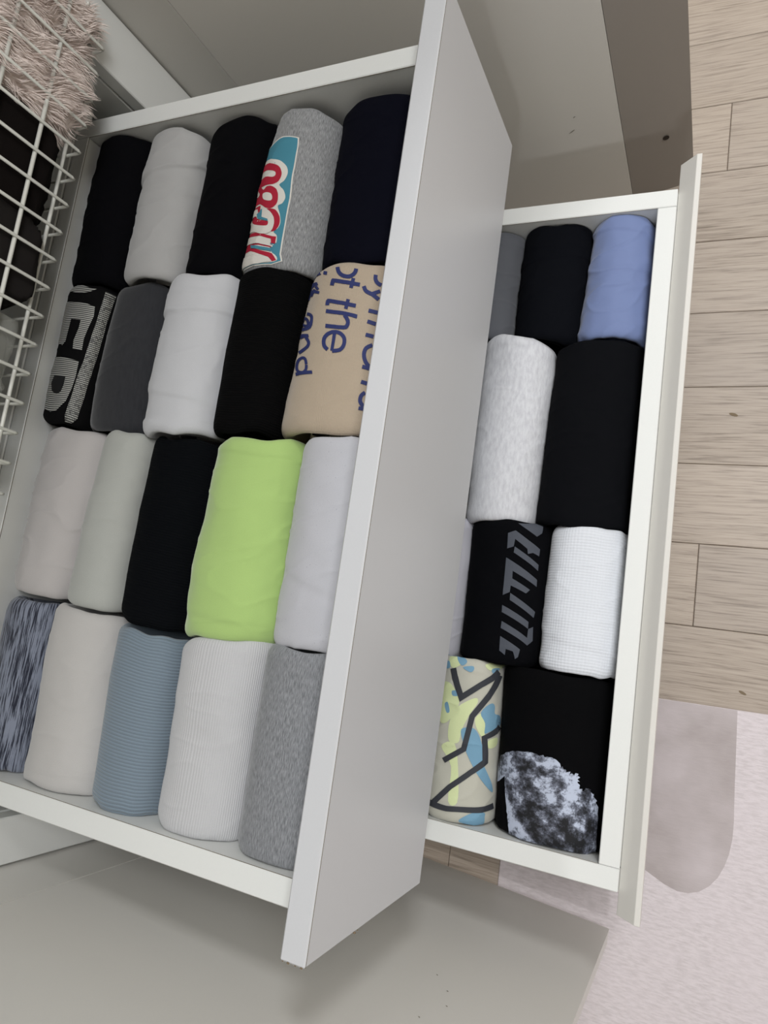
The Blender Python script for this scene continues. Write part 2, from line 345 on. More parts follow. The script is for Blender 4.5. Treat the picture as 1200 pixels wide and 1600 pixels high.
ROLL_SPECS = [
 ('u11', [-0.6411, 0.7435, -0.565, 0.7413, -0.5614, 0.566, -0.6411, 0.5647], 0.146, 'black rolled shirt in the upper drawer corner below the pink fleece', 'rolled_shirt', 'shirt', 'ink_black', dict(group='rolled clothes in the upper drawer')),
 ('u12', [-0.5642, 0.7413, -0.4856, 0.7359, -0.4855, 0.5669, -0.5606, 0.566], 0.145, 'off-white rolled shirt with a curved crease, between two black rolls', 'rolled_shirt', 'shirt', 'grey_white', dict(group='rolled clothes in the upper drawer')),
 ('u13', [-0.4848, 0.7359, -0.4001, 0.7408, -0.4125, 0.568, -0.4847, 0.5669], 0.138, 'black rolled shirt between the off-white one and the grey one with red lettering', 'rolled_shirt', 'shirt', 'ink_black', dict(group='rolled clothes in the upper drawer')),
 ('u14', [-0.3993, 0.7408, -0.3246, 0.7306, -0.3232, 0.5646, -0.4117, 0.568], 0.14, 'heather grey rolled shirt with a teal and red lettered print', 'rolled_shirt', 'shirt', 'heather_grey', dict(group='rolled clothes in the upper drawer')),
 ('u15', [-0.3238, 0.7306, -0.2214, 0.7306, -0.2214, 0.5646, -0.3224, 0.5646], 0.138, 'dark navy rolled shirt against the front panel, in the top row of the upper drawer', 'rolled_shirt', 'shirt', 'navy', dict(group='rolled clothes in the upper drawer')),
 ('u21', [-0.6411, 0.565, -0.5764, 0.5596, -0.5836, 0.4051, -0.6411, 0.4099], 0.141, 'black rolled shirt with silver striped block letters beside the wire basket', 'rolled_shirt', 'shirt', 'black_print', dict(group='rolled clothes in the upper drawer')),
 ('u22', [-0.5756, 0.5596, -0.4992, 0.5639, -0.4966, 0.3997, -0.5828, 0.4051], 0.136, 'plain charcoal rolled shirt beside the silver-lettered black one', 'rolled_shirt', 'shirt', 'charcoal', dict(group='rolled clothes in the upper drawer')),
 ('u23', [-0.4984, 0.5639, -0.4128, 0.5658, -0.4095, 0.4017, -0.4958, 0.3997], 0.142, 'white rolled shirt with two creases, between charcoal and black ribbed rolls', 'rolled_shirt', 'shirt', 'cool_white', dict(group='rolled clothes in the upper drawer')),
 ('u24', [-0.412, 0.5658, -0.3318, 0.56, -0.3387, 0.4028, -0.4087, 0.4017], 0.138, 'black finely ribbed rolled shirt between the white roll and the beige roll', 'rolled_shirt', 'shirt', 'black_rib', dict(group='rolled clothes in the upper drawer')),
 ('u25', [-0.331, 0.56, -0.2214, 0.56, -0.2214, 0.4028, -0.3379, 0.4028], 0.141, 'beige rolled shirt printed with large navy words', 'rolled_shirt', 'shirt', 'beige', dict(group='rolled clothes in the upper drawer')),
 ('u31', [-0.6411, 0.4008, -0.5454, 0.3981, -0.5593, 0.2223, -0.6411, 0.2269], 0.138, 'warm white rolled shirt in the third row, against the back board', 'rolled_shirt', 'shirt', 'warm_white', dict(group='rolled clothes in the upper drawer')),
 ('u32', [-0.5446, 0.3981, -0.4841, 0.3952, -0.4878, 0.2179, -0.5585, 0.2223], 0.138, 'pale grey-green white rolled shirt left of the dark ribbed roll in the third row', 'rolled_shirt', 'shirt', 'green_white', dict(group='rolled clothes in the upper drawer')),
 ('u33', [-0.4833, 0.3952, -0.4012, 0.3902, -0.4039, 0.2083, -0.487, 0.2179], 0.136, 'dark navy ribbed rolled shirt beside the lime green one', 'rolled_shirt', 'shirt', 'navy_rib', dict(group='rolled clothes in the upper drawer')),
 ('u34', [-0.4004, 0.3902, -0.3065, 0.3959, -0.3061, 0.2142, -0.4031, 0.2083], 0.144, 'thick lime green rolled fleece shirt in the middle of the upper drawer', 'rolled_shirt', 'shirt', 'lime', dict(group='rolled clothes in the upper drawer')),
 ('u35', [-0.3057, 0.3959, -0.2214, 0.3959, -0.2214, 0.2142, -0.3053, 0.2142], 0.14, 'pale lilac grey flecked rolled shirt between the lime roll and the front panel', 'rolled_shirt', 'shirt', 'lilac_white', dict(group='rolled clothes in the upper drawer')),
 ('u41', [-0.6411, 0.2135, -0.5692, 0.2155, -0.5737, 0.0462, -0.6411, 0.0462], 0.132, 'navy and white streaked rolled shirt in the lower left corner of the upper drawer', 'rolled_shirt', 'shirt', 'streaked', dict(group='rolled clothes in the upper drawer')),
 ('u42', [-0.5684, 0.2155, -0.4831, 0.2096, -0.4726, 0.0477, -0.5729, 0.0462], 0.138, 'off-white rolled shirt between the streaked roll and the light blue ribbed roll', 'rolled_shirt', 'shirt', 'off_white', dict(group='rolled clothes in the upper drawer')),
 ('u43', [-0.4823, 0.2096, -0.4036, 0.2007, -0.3999, 0.0466, -0.4718, 0.0477], 0.138, 'light blue ribbed rolled shirt in the bottom row', 'rolled_shirt', 'shirt', 'blue_rib', dict(group='rolled clothes in the upper drawer')),
 ('u44', [-0.4028, 0.2007, -0.3075, 0.2122, -0.3083, 0.0462, -0.3991, 0.0466], 0.138, 'white vertically ribbed rolled shirt in the bottom row below the lime green one', 'rolled_shirt', 'shirt', 'white_rib', dict(group='rolled clothes in the upper drawer')),
 ('u45', [-0.3067, 0.2122, -0.2214, 0.2122, -0.2214, 0.0462, -0.3075, 0.0462], 0.14, 'mid-grey marled rolled shirt in the bottom right corner of the upper drawer', 'rolled_shirt', 'shirt', 'marl_grey', dict(group='rolled clothes in the upper drawer')),
 ('l11', [-0.2747, 0.7435, -0.1997, 0.7435, -0.2015, 0.603, -0.279, 0.608], -0.126, 'slate grey rolled garment partly under the upper drawer front, in the top row', 'rolled_trousers', 'trousers', 'slate', dict(group='rolled clothes in the lower drawer')),
 ('l12', [-0.1989, 0.7435, -0.1167, 0.7435, -0.1242, 0.5974, -0.2007, 0.603], -0.122, 'black rolled trousers with a seam, middle of the top row of the lower drawer', 'rolled_trousers', 'trousers', 'soft_black', dict(group='rolled clothes in the lower drawer')),
 ('l13', [-0.1159, 0.7435, -0.0444, 0.7435, -0.0444, 0.5974, -0.1234, 0.5974], -0.12, 'periwinkle blue rolled shirt in the top corner of the lower drawer', 'rolled_shirt', 'shirt', 'periwinkle', dict(group='rolled clothes in the lower drawer')),
 ('l21', [-0.2361, 0.6054, -0.1475, 0.5901, -0.1508, 0.3794, -0.2312, 0.378], -0.119, 'light heather grey rolled sweatshirt in the second row of the lower drawer', 'rolled_sweatshirt', 'shirt', 'light_heather', dict(group='rolled clothes in the lower drawer')),
 ('l22', [-0.1467, 0.5901, -0.0444, 0.5901, -0.0444, 0.3794, -0.15, 0.3794], -0.12, 'large plain black rolled garment in the second row of the lower drawer', 'rolled_shirt', 'shirt', 'plain_black', dict(group='rolled clothes in the lower drawer')),
 ('l30', [-0.3038, 0.3707, -0.2232, 0.3765, -0.2238, 0.2194, -0.3031, 0.2106], -0.122, 'pale lilac white roll just visible beside the upper drawer front', 'rolled_shirt', 'shirt', 'lilac_plain', dict(group='rolled clothes in the lower drawer')),
 ('l31', [-0.2224, 0.3765, -0.1271, 0.3758, -0.1298, 0.2226, -0.223, 0.2194], -0.122, 'black rolled shirt with a dark grey angular lettered print', 'rolled_shirt', 'shirt', 'black_sport', dict(group='rolled clothes in the lower drawer')),
 ('l32', [-0.1263, 0.3758, -0.0444, 0.3758, -0.0444, 0.2226, -0.129, 0.2226], -0.122, 'bright white waffle-knit rolled shirt in the lower drawer', 'rolled_shirt', 'shirt', 'white_waffle', dict(group='rolled clothes in the lower drawer')),
 ('l41', [-0.2399, 0.2161, -0.1689, 0.2154, -0.1612, 0.0462, -0.2422, 0.0462], -0.122, 'cream rolled shirt with blue and lime patches and thick dark zigzag lines', 'rolled_shirt', 'shirt', 'cream', dict(group='rolled clothes in the lower drawer')),
 ('l42', [-0.1681, 0.2154, -0.0444, 0.2154, -0.0444, 0.0462, -0.1604, 0.0462], -0.122, 'large black rolled shirt with a pale cratered moon print', 'rolled_shirt', 'shirt', 'moon_black', dict(group='rolled clothes in the lower drawer')),
]
FABRICS = {
 'ink_black': lambda: fm('ink_black_cotton', srgb(8, 8, 12)),
 'navy': lambda: fm('navy_cotton', srgb(11, 12, 25)),
 'grey_white': lambda: fm('grey_white_jersey', srgb(208, 207, 206)),
 'heather_grey': lambda: fm('heather_grey_jersey', srgb(186, 187, 188), 'heather', srgb(120, 121, 123)),
 'black_print': lambda: fm('matt_black_jersey', srgb(17, 17, 18)),
 'charcoal': lambda: fm('charcoal_jersey', srgb(52, 53, 57), 'soft_heather', srgb(45, 46, 50)),
 'cool_white': lambda: fm('cool_white_jersey', srgb(224, 225, 229)),
 'black_rib': lambda: fm('black_ribbed_knit', srgb(9, 9, 10), 'across', rib=.0022, ribs=.5),
 'beige': lambda: fm('beige_twill_jersey', srgb(200, 182, 160), 'waffle', rib=.0011, ribs=.15),
 'warm_white': lambda: fm('warm_white_jersey', srgb(216, 211, 209)),
 'green_white': lambda: fm('green_white_jersey', srgb(204, 206, 200)),
 'navy_rib': lambda: fm('navy_ribbed_knit', srgb(10, 13, 17), 'across', rib=.0025, ribs=.5),
 'lime': lambda: fm('lime_fleece', srgb(174, 204, 124), sheen=.4),
 'lilac_white': lambda: fm('flecked_lilac_jersey', srgb(208, 208, 214), 'slub', srgb(165, 165, 178)),
 'streaked': lambda: fm('streaked_navy_knit', srgb(150, 157, 174), 'dye', srgb(48, 51, 66)),
 'off_white': lambda: fm('off_white_terry', srgb(220, 217, 214)),
 'blue_rib': lambda: fm('light_blue_ribbed_knit', srgb(146, 163, 177), 'across', rib=.0029, ribs=.7),
 'white_rib': lambda: fm('white_ribbed_knit', srgb(224, 224, 226), 'along', rib=.0021, ribs=.35),
 'marl_grey': lambda: fm('marled_grey_jersey', srgb(172, 174, 178), 'heather', srgb(120, 122, 126)),
 'slate': lambda: fm('slate_grey_cotton', srgb(96, 98, 104)),
 'soft_black': lambda: fm('soft_black_cotton', srgb(12, 14, 20)),
 'periwinkle': lambda: fm('periwinkle_nylon', srgb(122, 138, 182), rough=.7),
 'light_heather': lambda: fm('light_heather_fleece', srgb(222, 223, 227), 'soft_heather', srgb(200, 200, 206)),
 'plain_black': lambda: fm('plain_black_cotton', srgb(14, 15, 19)),
 'lilac_plain': lambda: fm('lilac_white_jersey', srgb(206, 205, 214)),
 'black_sport': lambda: fm('black_sport_jersey', srgb(9, 10, 14)),
 'white_waffle': lambda: fm('white_waffle_knit', srgb(228, 231, 237), 'waffle', rib=.0030, ribs=.4),
 'cream': lambda: fm('cream_cotton', srgb(214, 212, 198)),
 'moon_black': lambda: fm('moon_shirt_black', srgb(8, 8, 10)),
}
INKC = {}
def ik(key, f, *a, **k):
    if key not in INKC: INKC[key] = f(key, *a, **k) if f is not moon_ink else f()
    return INKC[key]
INKS = {
 'teal': lambda: ik('teal_ink', ink, srgb(74, 140, 160)), 'cream': lambda: ik('cream_ink', ink, srgb(226, 222, 214)),
 'red': lambda: ik('red_ink', ink, srgb(178, 34, 58)), 'navy': lambda: ik('navy_ink', ink, srgb(46, 54, 104)),
 'silver': lambda: ik('silver_stripe_ink', striped_ink, srgb(186, 186, 180), srgb(40, 40, 40), .0021),
 'silver_dots': lambda: ik('silver_dotted_ink', striped_ink, srgb(196, 196, 188), srgb(30, 30, 30), .0021, True),
 'black': lambda: ik('black_ink', ink, srgb(26, 26, 27)),
 'graphite': lambda: ik('graphite_ink', ink, srgb(74, 78, 87)), 'line': lambda: ik('dark_line_ink', ink, srgb(58, 60, 66)),
 'blue': lambda: ik('blue_patch_ink', ink, srgb(122, 164, 190)), 'green': lambda: ik('lime_patch_ink', ink, srgb(218, 228, 176)),
 'moon': lambda: ik('moon', moon_ink),
}
PRINTS = {
 'u14': [
  ('print_backing', 'cream', [[[-1.12,0.7552],[-0.465,0.7757],[-0.2632,0.7961],[-0.1149,0.8009],[-0.0152,0.7997],[0.1423,0.7837],[0.1577,0.7274],[0.1701,0.5497],[0.2,0.4007],[0.1932,0.278],[0.1986,0.1743],[0.2001,0.0711],[0.2361,0.0363],[0.0732,0.0165],[-0.0973,0.0137],[-1.12,0.0217]]], 'white outlined edge of the print'),
  ('print_panel', 'teal', [[[-1.12,0.7469],[-0.3916,0.761],[-0.2248,0.7844],[-0.1095,0.7938],[-0.0117,0.7922],[0.1199,0.7779],[0.1386,0.7269],[0.1474,0.5489],[0.1774,0.4],[0.1738,0.2775],[0.1768,0.1738],[0.1788,0.0705],[0.2106,0.0381],[0.0735,0.0209],[-0.0956,0.0181],[-1.12,0.0321]]], 'teal panel'),
  ('print_letters', 'cream', [[[-1.12,0.6972],[-0.2774,0.6643],[-0.221,0.6569],[-0.1722,0.6535],[-0.1199,0.6487],[-0.0756,0.6424],[-0.0386,0.6337],[-0.0082,0.6231],[0.0165,0.6115],[0.0388,0.6004],[0.0559,0.5893],[0.0686,0.5776],[0.077,0.5655],[0.0812,0.5534],[0.08,0.5412],[0.0735,0.5287],[0.0635,0.5171],[0.0522,0.5072],[0.0358,0.4998],[0.0179,0.4943],[0.0046,0.4892],[-0.0002,0.4828],[0.0086,0.475],[0.0266,0.4664],[0.0508,0.4576],[0.0708,0.4483],[0.086,0.4378],[0.0999,0.4264],[0.1105,0.4149],[0.1158,0.4042],[0.1142,0.3943],[0.1072,0.3847],[0.0973,0.3758],[0.0865,0.3683],[0.0722,0.3634],[0.0542,0.3607],[0.0391,0.3576],[0.032,0.3518],[0.0374,0.3421],[0.0505,0.3301],[0.0663,0.3171],[0.0792,0.3044],[0.0892,0.2916],[0.0989,0.2783],[0.1066,0.2653],[0.1106,0.2535],[0.1097,0.2433],[0.1051,0.2342],[0.0979,0.226],[0.0892,0.2184],[0.0758,0.212],[0.0582,0.2066],[0.0437,0.2017],[0.0382,0.1963],[0.0464,0.191],[0.064,0.186],[0.0838,0.1802],[0.0979,0.1724],[0.1046,0.1605],[0.1077,0.1458],[0.1073,0.1319],[0.1036,0.1225],[0.0946,0.1195],[0.0809,0.1208],[0.067,0.1231],[0.0571,0.1232],[0.0562,0.1193],[-1.1983,0.3163],[0.0619,0.1081],[0.0516,0.1054],[0.0255,0.1069],[-0.0058,0.1116],[-0.0452,0.1176],[-0.0909,0.1223],[-0.1407,0.1254],[-0.2006,0.129],[-0.281,0.1368],[-0.3501,0.1432],[-0.3906,0.1456],[-0.399,0.1435],[-0.355,0.1346],[-0.2742,0.1206],[-0.1668,0.1047],[-0.0672,0.094],[-1.1517,0.2638],[0.0718,0.0756],[0.114,0.0662],[0.1451,0.0554],[0.1587,0.045],[0.1491,0.0365],[0.1018,0.0301],[0.0268,0.0248],[-1.1221,0.1783],[-0.0942,0.0215],[-1.12,0.0321],[-1.12,0.399],[-1.12,0.5316]]], 'cream backing of the letters'),
  ('print_letters', 'red', [[[-1.12,0.6724],[-0.2822,0.6387],[-0.2406,0.6329],[-0.186,0.6254],[-0.1328,0.6172],[-0.0986,0.6115],[-0.0744,0.6058],[-0.0535,0.5994],[-0.0356,0.5923],[-0.0228,0.5846],[-0.0128,0.576],[-0.0045,0.5668],[0.0014,0.557],[0.0044,0.547],[0.0043,0.5362],[0.0011,0.5249],[-0.005,0.5142],[-0.0131,0.5056],[-0.0288,0.4995],[-0.052,0.4949],[-0.0761,0.4918],[-0.0935,0.4896],[-1.12,0.5181],[-1.12,0.5978],[-0.2246,0.545],[-0.2057,0.543],[-0.1787,0.5402],[-0.1511,0.5376],[-0.1291,0.5364],[-0.1126,0.5368],[-0.0991,0.5383],[-0.0883,0.5406],[-0.0814,0.5436],[-0.0782,0.5478],[-0.0782,0.5529],[-0.0809,0.5582],[-0.0865,0.5628],[-0.0954,0.5664],[-0.1074,0.5697],[-0.1208,0.5721],[-0.1439,0.5763],[-0.1779,0.5815],[-0.2187,0.5864],[-0.2581,0.5906],[-0.2873,0.5937],[-1.12,0.631]],[[-1.12,0.5233],[-0.4355,0.5085],[-0.4047,0.5002],[-0.3624,0.4884],[-0.321,0.4774],[-0.2889,0.4712],[-0.2665,0.4717],[-0.248,0.4762],[-0.2292,0.4814],[-0.207,0.4842],[-0.1814,0.4842],[-0.1547,0.4833],[-0.1286,0.4814],[-0.1041,0.4783],[-0.0795,0.4737],[-0.055,0.4678],[-0.0327,0.4607],[-0.0168,0.4526],[-0.0063,0.443],[0.0025,0.4321],[0.0093,0.4206],[0.0133,0.4096],[0.0168,0.3989],[0.0184,0.3882],[0.0175,0.3778],[0.0134,0.3685],[0.0066,0.3602],[-0.0047,0.3525],[-0.0177,0.3464],[-0.0342,0.3424],[-0.0564,0.3412],[-0.0828,0.3423],[-0.1117,0.3451],[-0.1399,0.3486],[-0.1663,0.3533],[-0.1932,0.3596],[-0.2189,0.366],[-0.2423,0.3716],[-0.2639,0.3761],[-0.2825,0.3798],[-0.2976,0.3828],[-0.3087,0.385],[-1.12,0.4156]],[[-0.1265,0.3409],[-0.1034,0.3421],[-0.0616,0.34],[-0.021,0.3361],[0.0051,0.331],[0.0242,0.3237],[0.0442,0.3139],[0.062,0.3033],[0.0766,0.2931],[0.0871,0.2833],[0.0943,0.2731],[0.0986,0.263],[0.1005,0.2535],[0.0997,0.2446],[0.096,0.2362],[0.0903,0.2284],[0.0833,0.2214],[0.075,0.2148],[0.0649,0.2089],[0.0538,0.2041],[0.0426,0.201],[0.0296,0.1991],[0.0163,0.1984],[0.0061,0.2],[-0.0005,0.2047],[0.0002,0.214],[0.006,0.2268],[0.012,0.2409],[0.0121,0.254],[0.008,0.2662],[-0.0009,0.2783],[-0.0111,0.29],[-0.0258,0.3012],[-0.0502,0.3125],[-0.0848,0.3243],[-0.1163,0.3346]],[[-1.12,0.3411],[-0.3557,0.3146],[-0.3446,0.3099],[-0.3295,0.3031],[-0.3053,0.2952],[-0.2664,0.2868],[-0.2107,0.2787],[-0.1547,0.2731],[-0.1088,0.2696],[-0.0759,0.2658],[-0.0583,0.2619],[-0.0497,0.2579],[-0.046,0.2539],[-0.0445,0.2499],[-0.0427,0.2453],[-0.0422,0.2402],[-0.0478,0.236],[-0.064,0.2337],[-0.1004,0.2346],[-0.1758,0.2433],[-0.2579,0.2527],[-0.3263,0.2608],[-1.12,0.2912]],[[-1.12,0.3908],[-0.2847,0.3739],[-0.269,0.332],[-0.3177,0.3333],[-0.3636,0.3615],[-1.12,0.3825]],[[-1.12,0.2582],[-0.203,0.2066],[0.0298,0.1707],[0.0901,0.1679],[0.0932,0.1268],[0.0406,0.1304],[0.0437,0.1082],[0.0213,0.1556],[-0.1205,0.1762],[-1.12,0.2499]],[[-1.12,0.192],[-0.4012,0.1632],[-0.2908,0.1179],[0.0736,0.0713],[0.1456,0.0388],[0.0867,0.0316],[0.0286,0.0517],[-0.2975,0.1019],[-1.12,0.1355]],[[-1.12,0.1736],[-0.1408,0.1258],[0.0449,0.1054],[0.0347,0.112],[-0.1445,0.1327],[-1.12,0.1866]]], 'crimson letters'),
  ('print_letters', 'cream', [[[-0.2724,0.4424],[-0.2575,0.4449],[-0.235,0.4456],[-0.2101,0.4453],[-0.186,0.4441],[-0.1612,0.4421],[-0.1351,0.4391],[-0.1118,0.4355],[-0.0936,0.4313],[-0.0798,0.4258],[-0.0687,0.4191],[-0.0605,0.4121],[-0.0562,0.406],[-0.0547,0.4004],[-0.0561,0.3951],[-0.0609,0.3907],[-0.0706,0.3879],[-0.087,0.3873],[-0.1109,0.3886],[-0.1379,0.3912],[-0.1633,0.3944],[-0.1859,0.398],[-0.2082,0.4023],[-0.2287,0.4073],[-0.2457,0.4131],[-0.2595,0.4204],[-0.2698,0.4289],[-0.276,0.4369]],[[-0.665,0.5051],[-0.59,0.4984],[-0.565,0.4984],[-0.515,0.4827],[-0.4806,0.4772],[-0.4475,0.4705],[-0.4213,0.4633],[-0.4029,0.4564],[-0.3946,0.4509],[-0.3987,0.4466],[-0.4153,0.4432],[-0.4387,0.4415],[-0.4654,0.4422],[-0.5008,0.4465],[-0.565,0.4608],[-0.54,0.4653],[-0.59,0.4736],[-0.565,0.4736],[-0.565,0.4819],[-0.61,0.4767]]], None),
  ('print_letters', 'cream', [[[-0.2138,0.3463],[-0.1904,0.3477],[-0.1582,0.3447],[-0.1247,0.3394],[-0.0951,0.3333],[-0.0683,0.3259],[-0.0427,0.3169],[-0.0213,0.3071],[-0.0071,0.2975],[0.004,0.2879],[0.0116,0.2777],[0.0186,0.2673],[0.0232,0.2567],[0.0253,0.2454],[0.0252,0.2333],[0.0229,0.2217],[0.0182,0.2119],[0.0111,0.204],[0.0032,0.1976],[-0.0083,0.1927],[-0.022,0.1892],[-0.0424,0.1874],[-0.0684,0.1872],[-0.0974,0.1882],[-0.126,0.1896],[-0.1629,0.1937],[-0.219,0.2026],[-0.2706,0.2107],[-0.31,0.2167],[-1.12,0.2748],[-1.12,0.3245],[-0.54,0.3208],[-0.565,0.3181],[-0.54,0.3066],[-0.4532,0.2876],[-0.4194,0.2785],[-0.3976,0.2729],[-0.3736,0.2679],[-0.3389,0.2622],[-0.2947,0.2562],[-0.2325,0.2488],[-0.1655,0.2418],[-0.1033,0.2355],[-0.0721,0.2356],[-0.0565,0.2381],[-0.0498,0.2424],[-0.0483,0.2476],[-0.049,0.2529],[-0.0512,0.2588],[-0.0566,0.2655],[-0.0662,0.2722],[-0.0806,0.278],[-0.1047,0.282],[-0.1376,0.2849],[-0.1729,0.289],[-0.2009,0.2962],[-0.2173,0.3083],[-0.2263,0.3238],[-0.2255,0.338]],[[-1.12,0.3809],[-0.3986,0.3617],[-0.3211,0.3366],[-0.3175,0.3067],[-0.3869,0.3168],[-1.12,0.3493]],[[-1.12,0.2417],[-0.1192,0.1734],[0.0224,0.1528],[0.0304,0.1137],[-0.1452,0.1338],[-1.12,0.1942]],[[-1.12,0.1182],[0.0289,0.0507],[0.084,0.0311],[-0.0943,0.0211],[-1.12,0.0342]]], 'cream letters'),
  ('print_panel', 'teal', [[[-0.2494,0.3448],[-0.2147,0.3476],[-0.195,0.2969],[-0.0757,0.2778],[-0.0589,0.2633],[-0.2727,0.2906],[-0.3351,0.3232],[-0.2635,0.3315]],[[-0.2818,0.1147],[-0.3222,0.1361],[0.048,0.0988],[0.0644,0.0803]]], None),
 ],
 'u21': [
  ('print_letters', 'silver', [[[-0.465,0.9623],[-0.265,0.998],[0.1698,0.9783],[0.4049,0.9699],[0.2385,0.9437],[0.021,0.9294],[-0.2125,0.9455]],[[-1.12,0.896],[-0.1531,0.8702],[0.2762,0.8599],[0.4604,0.8479],[0.4901,0.7825],[0.4223,0.683],[0.3814,0.6074],[0.3947,0.5267],[0.1636,0.5227],[0.1395,0.5875],[0.1942,0.6785],[0.1977,0.7377],[-0.0327,0.7389],[-0.0388,0.6646],[-0.0421,0.5751],[-0.1084,0.5453],[-0.415,0.5655],[-0.515,0.6558],[-0.44,0.7546],[-1.12,0.7801]],[[-0.44,0.4636],[0.0599,0.4536],[0.3814,0.4461],[0.4004,0.3379],[0.3773,0.2482],[0.3131,0.1501],[0.135,0.0844],[-0.0139,0.073],[-0.3411,0.0862],[-0.435,0.1288],[-1.12,0.1702],[-1.12,0.2582],[-0.54,0.2996],[-1.12,0.3411],[-1.12,0.3856]]], 'silver striped block letters'),
  ('print_gap', 'black', [[[-0.1595,0.3255],[0.144,0.3221],[0.1465,0.2609],[0.1201,0.2095],[0.0237,0.1941],[-0.1186,0.2112],[-0.2338,0.2673]]], None),
  ('print_band', 'silver_dots', [[[0.617,0.9628],[0.8831,0.9634],[0.8473,0.8622],[0.819,0.7496],[0.8139,0.6384],[0.7966,0.489],[0.7531,0.3516],[0.7291,0.2046],[0.6825,0.0526],[0.5842,0.0188],[0.4094,0.0147],[0.3725,0.053],[0.4223,0.1998],[0.4451,0.3481],[0.502,0.4627],[0.5379,0.6038],[0.5761,0.738],[0.6007,0.8559]]], 'dotted silver band'),
 ],
 'u25': [
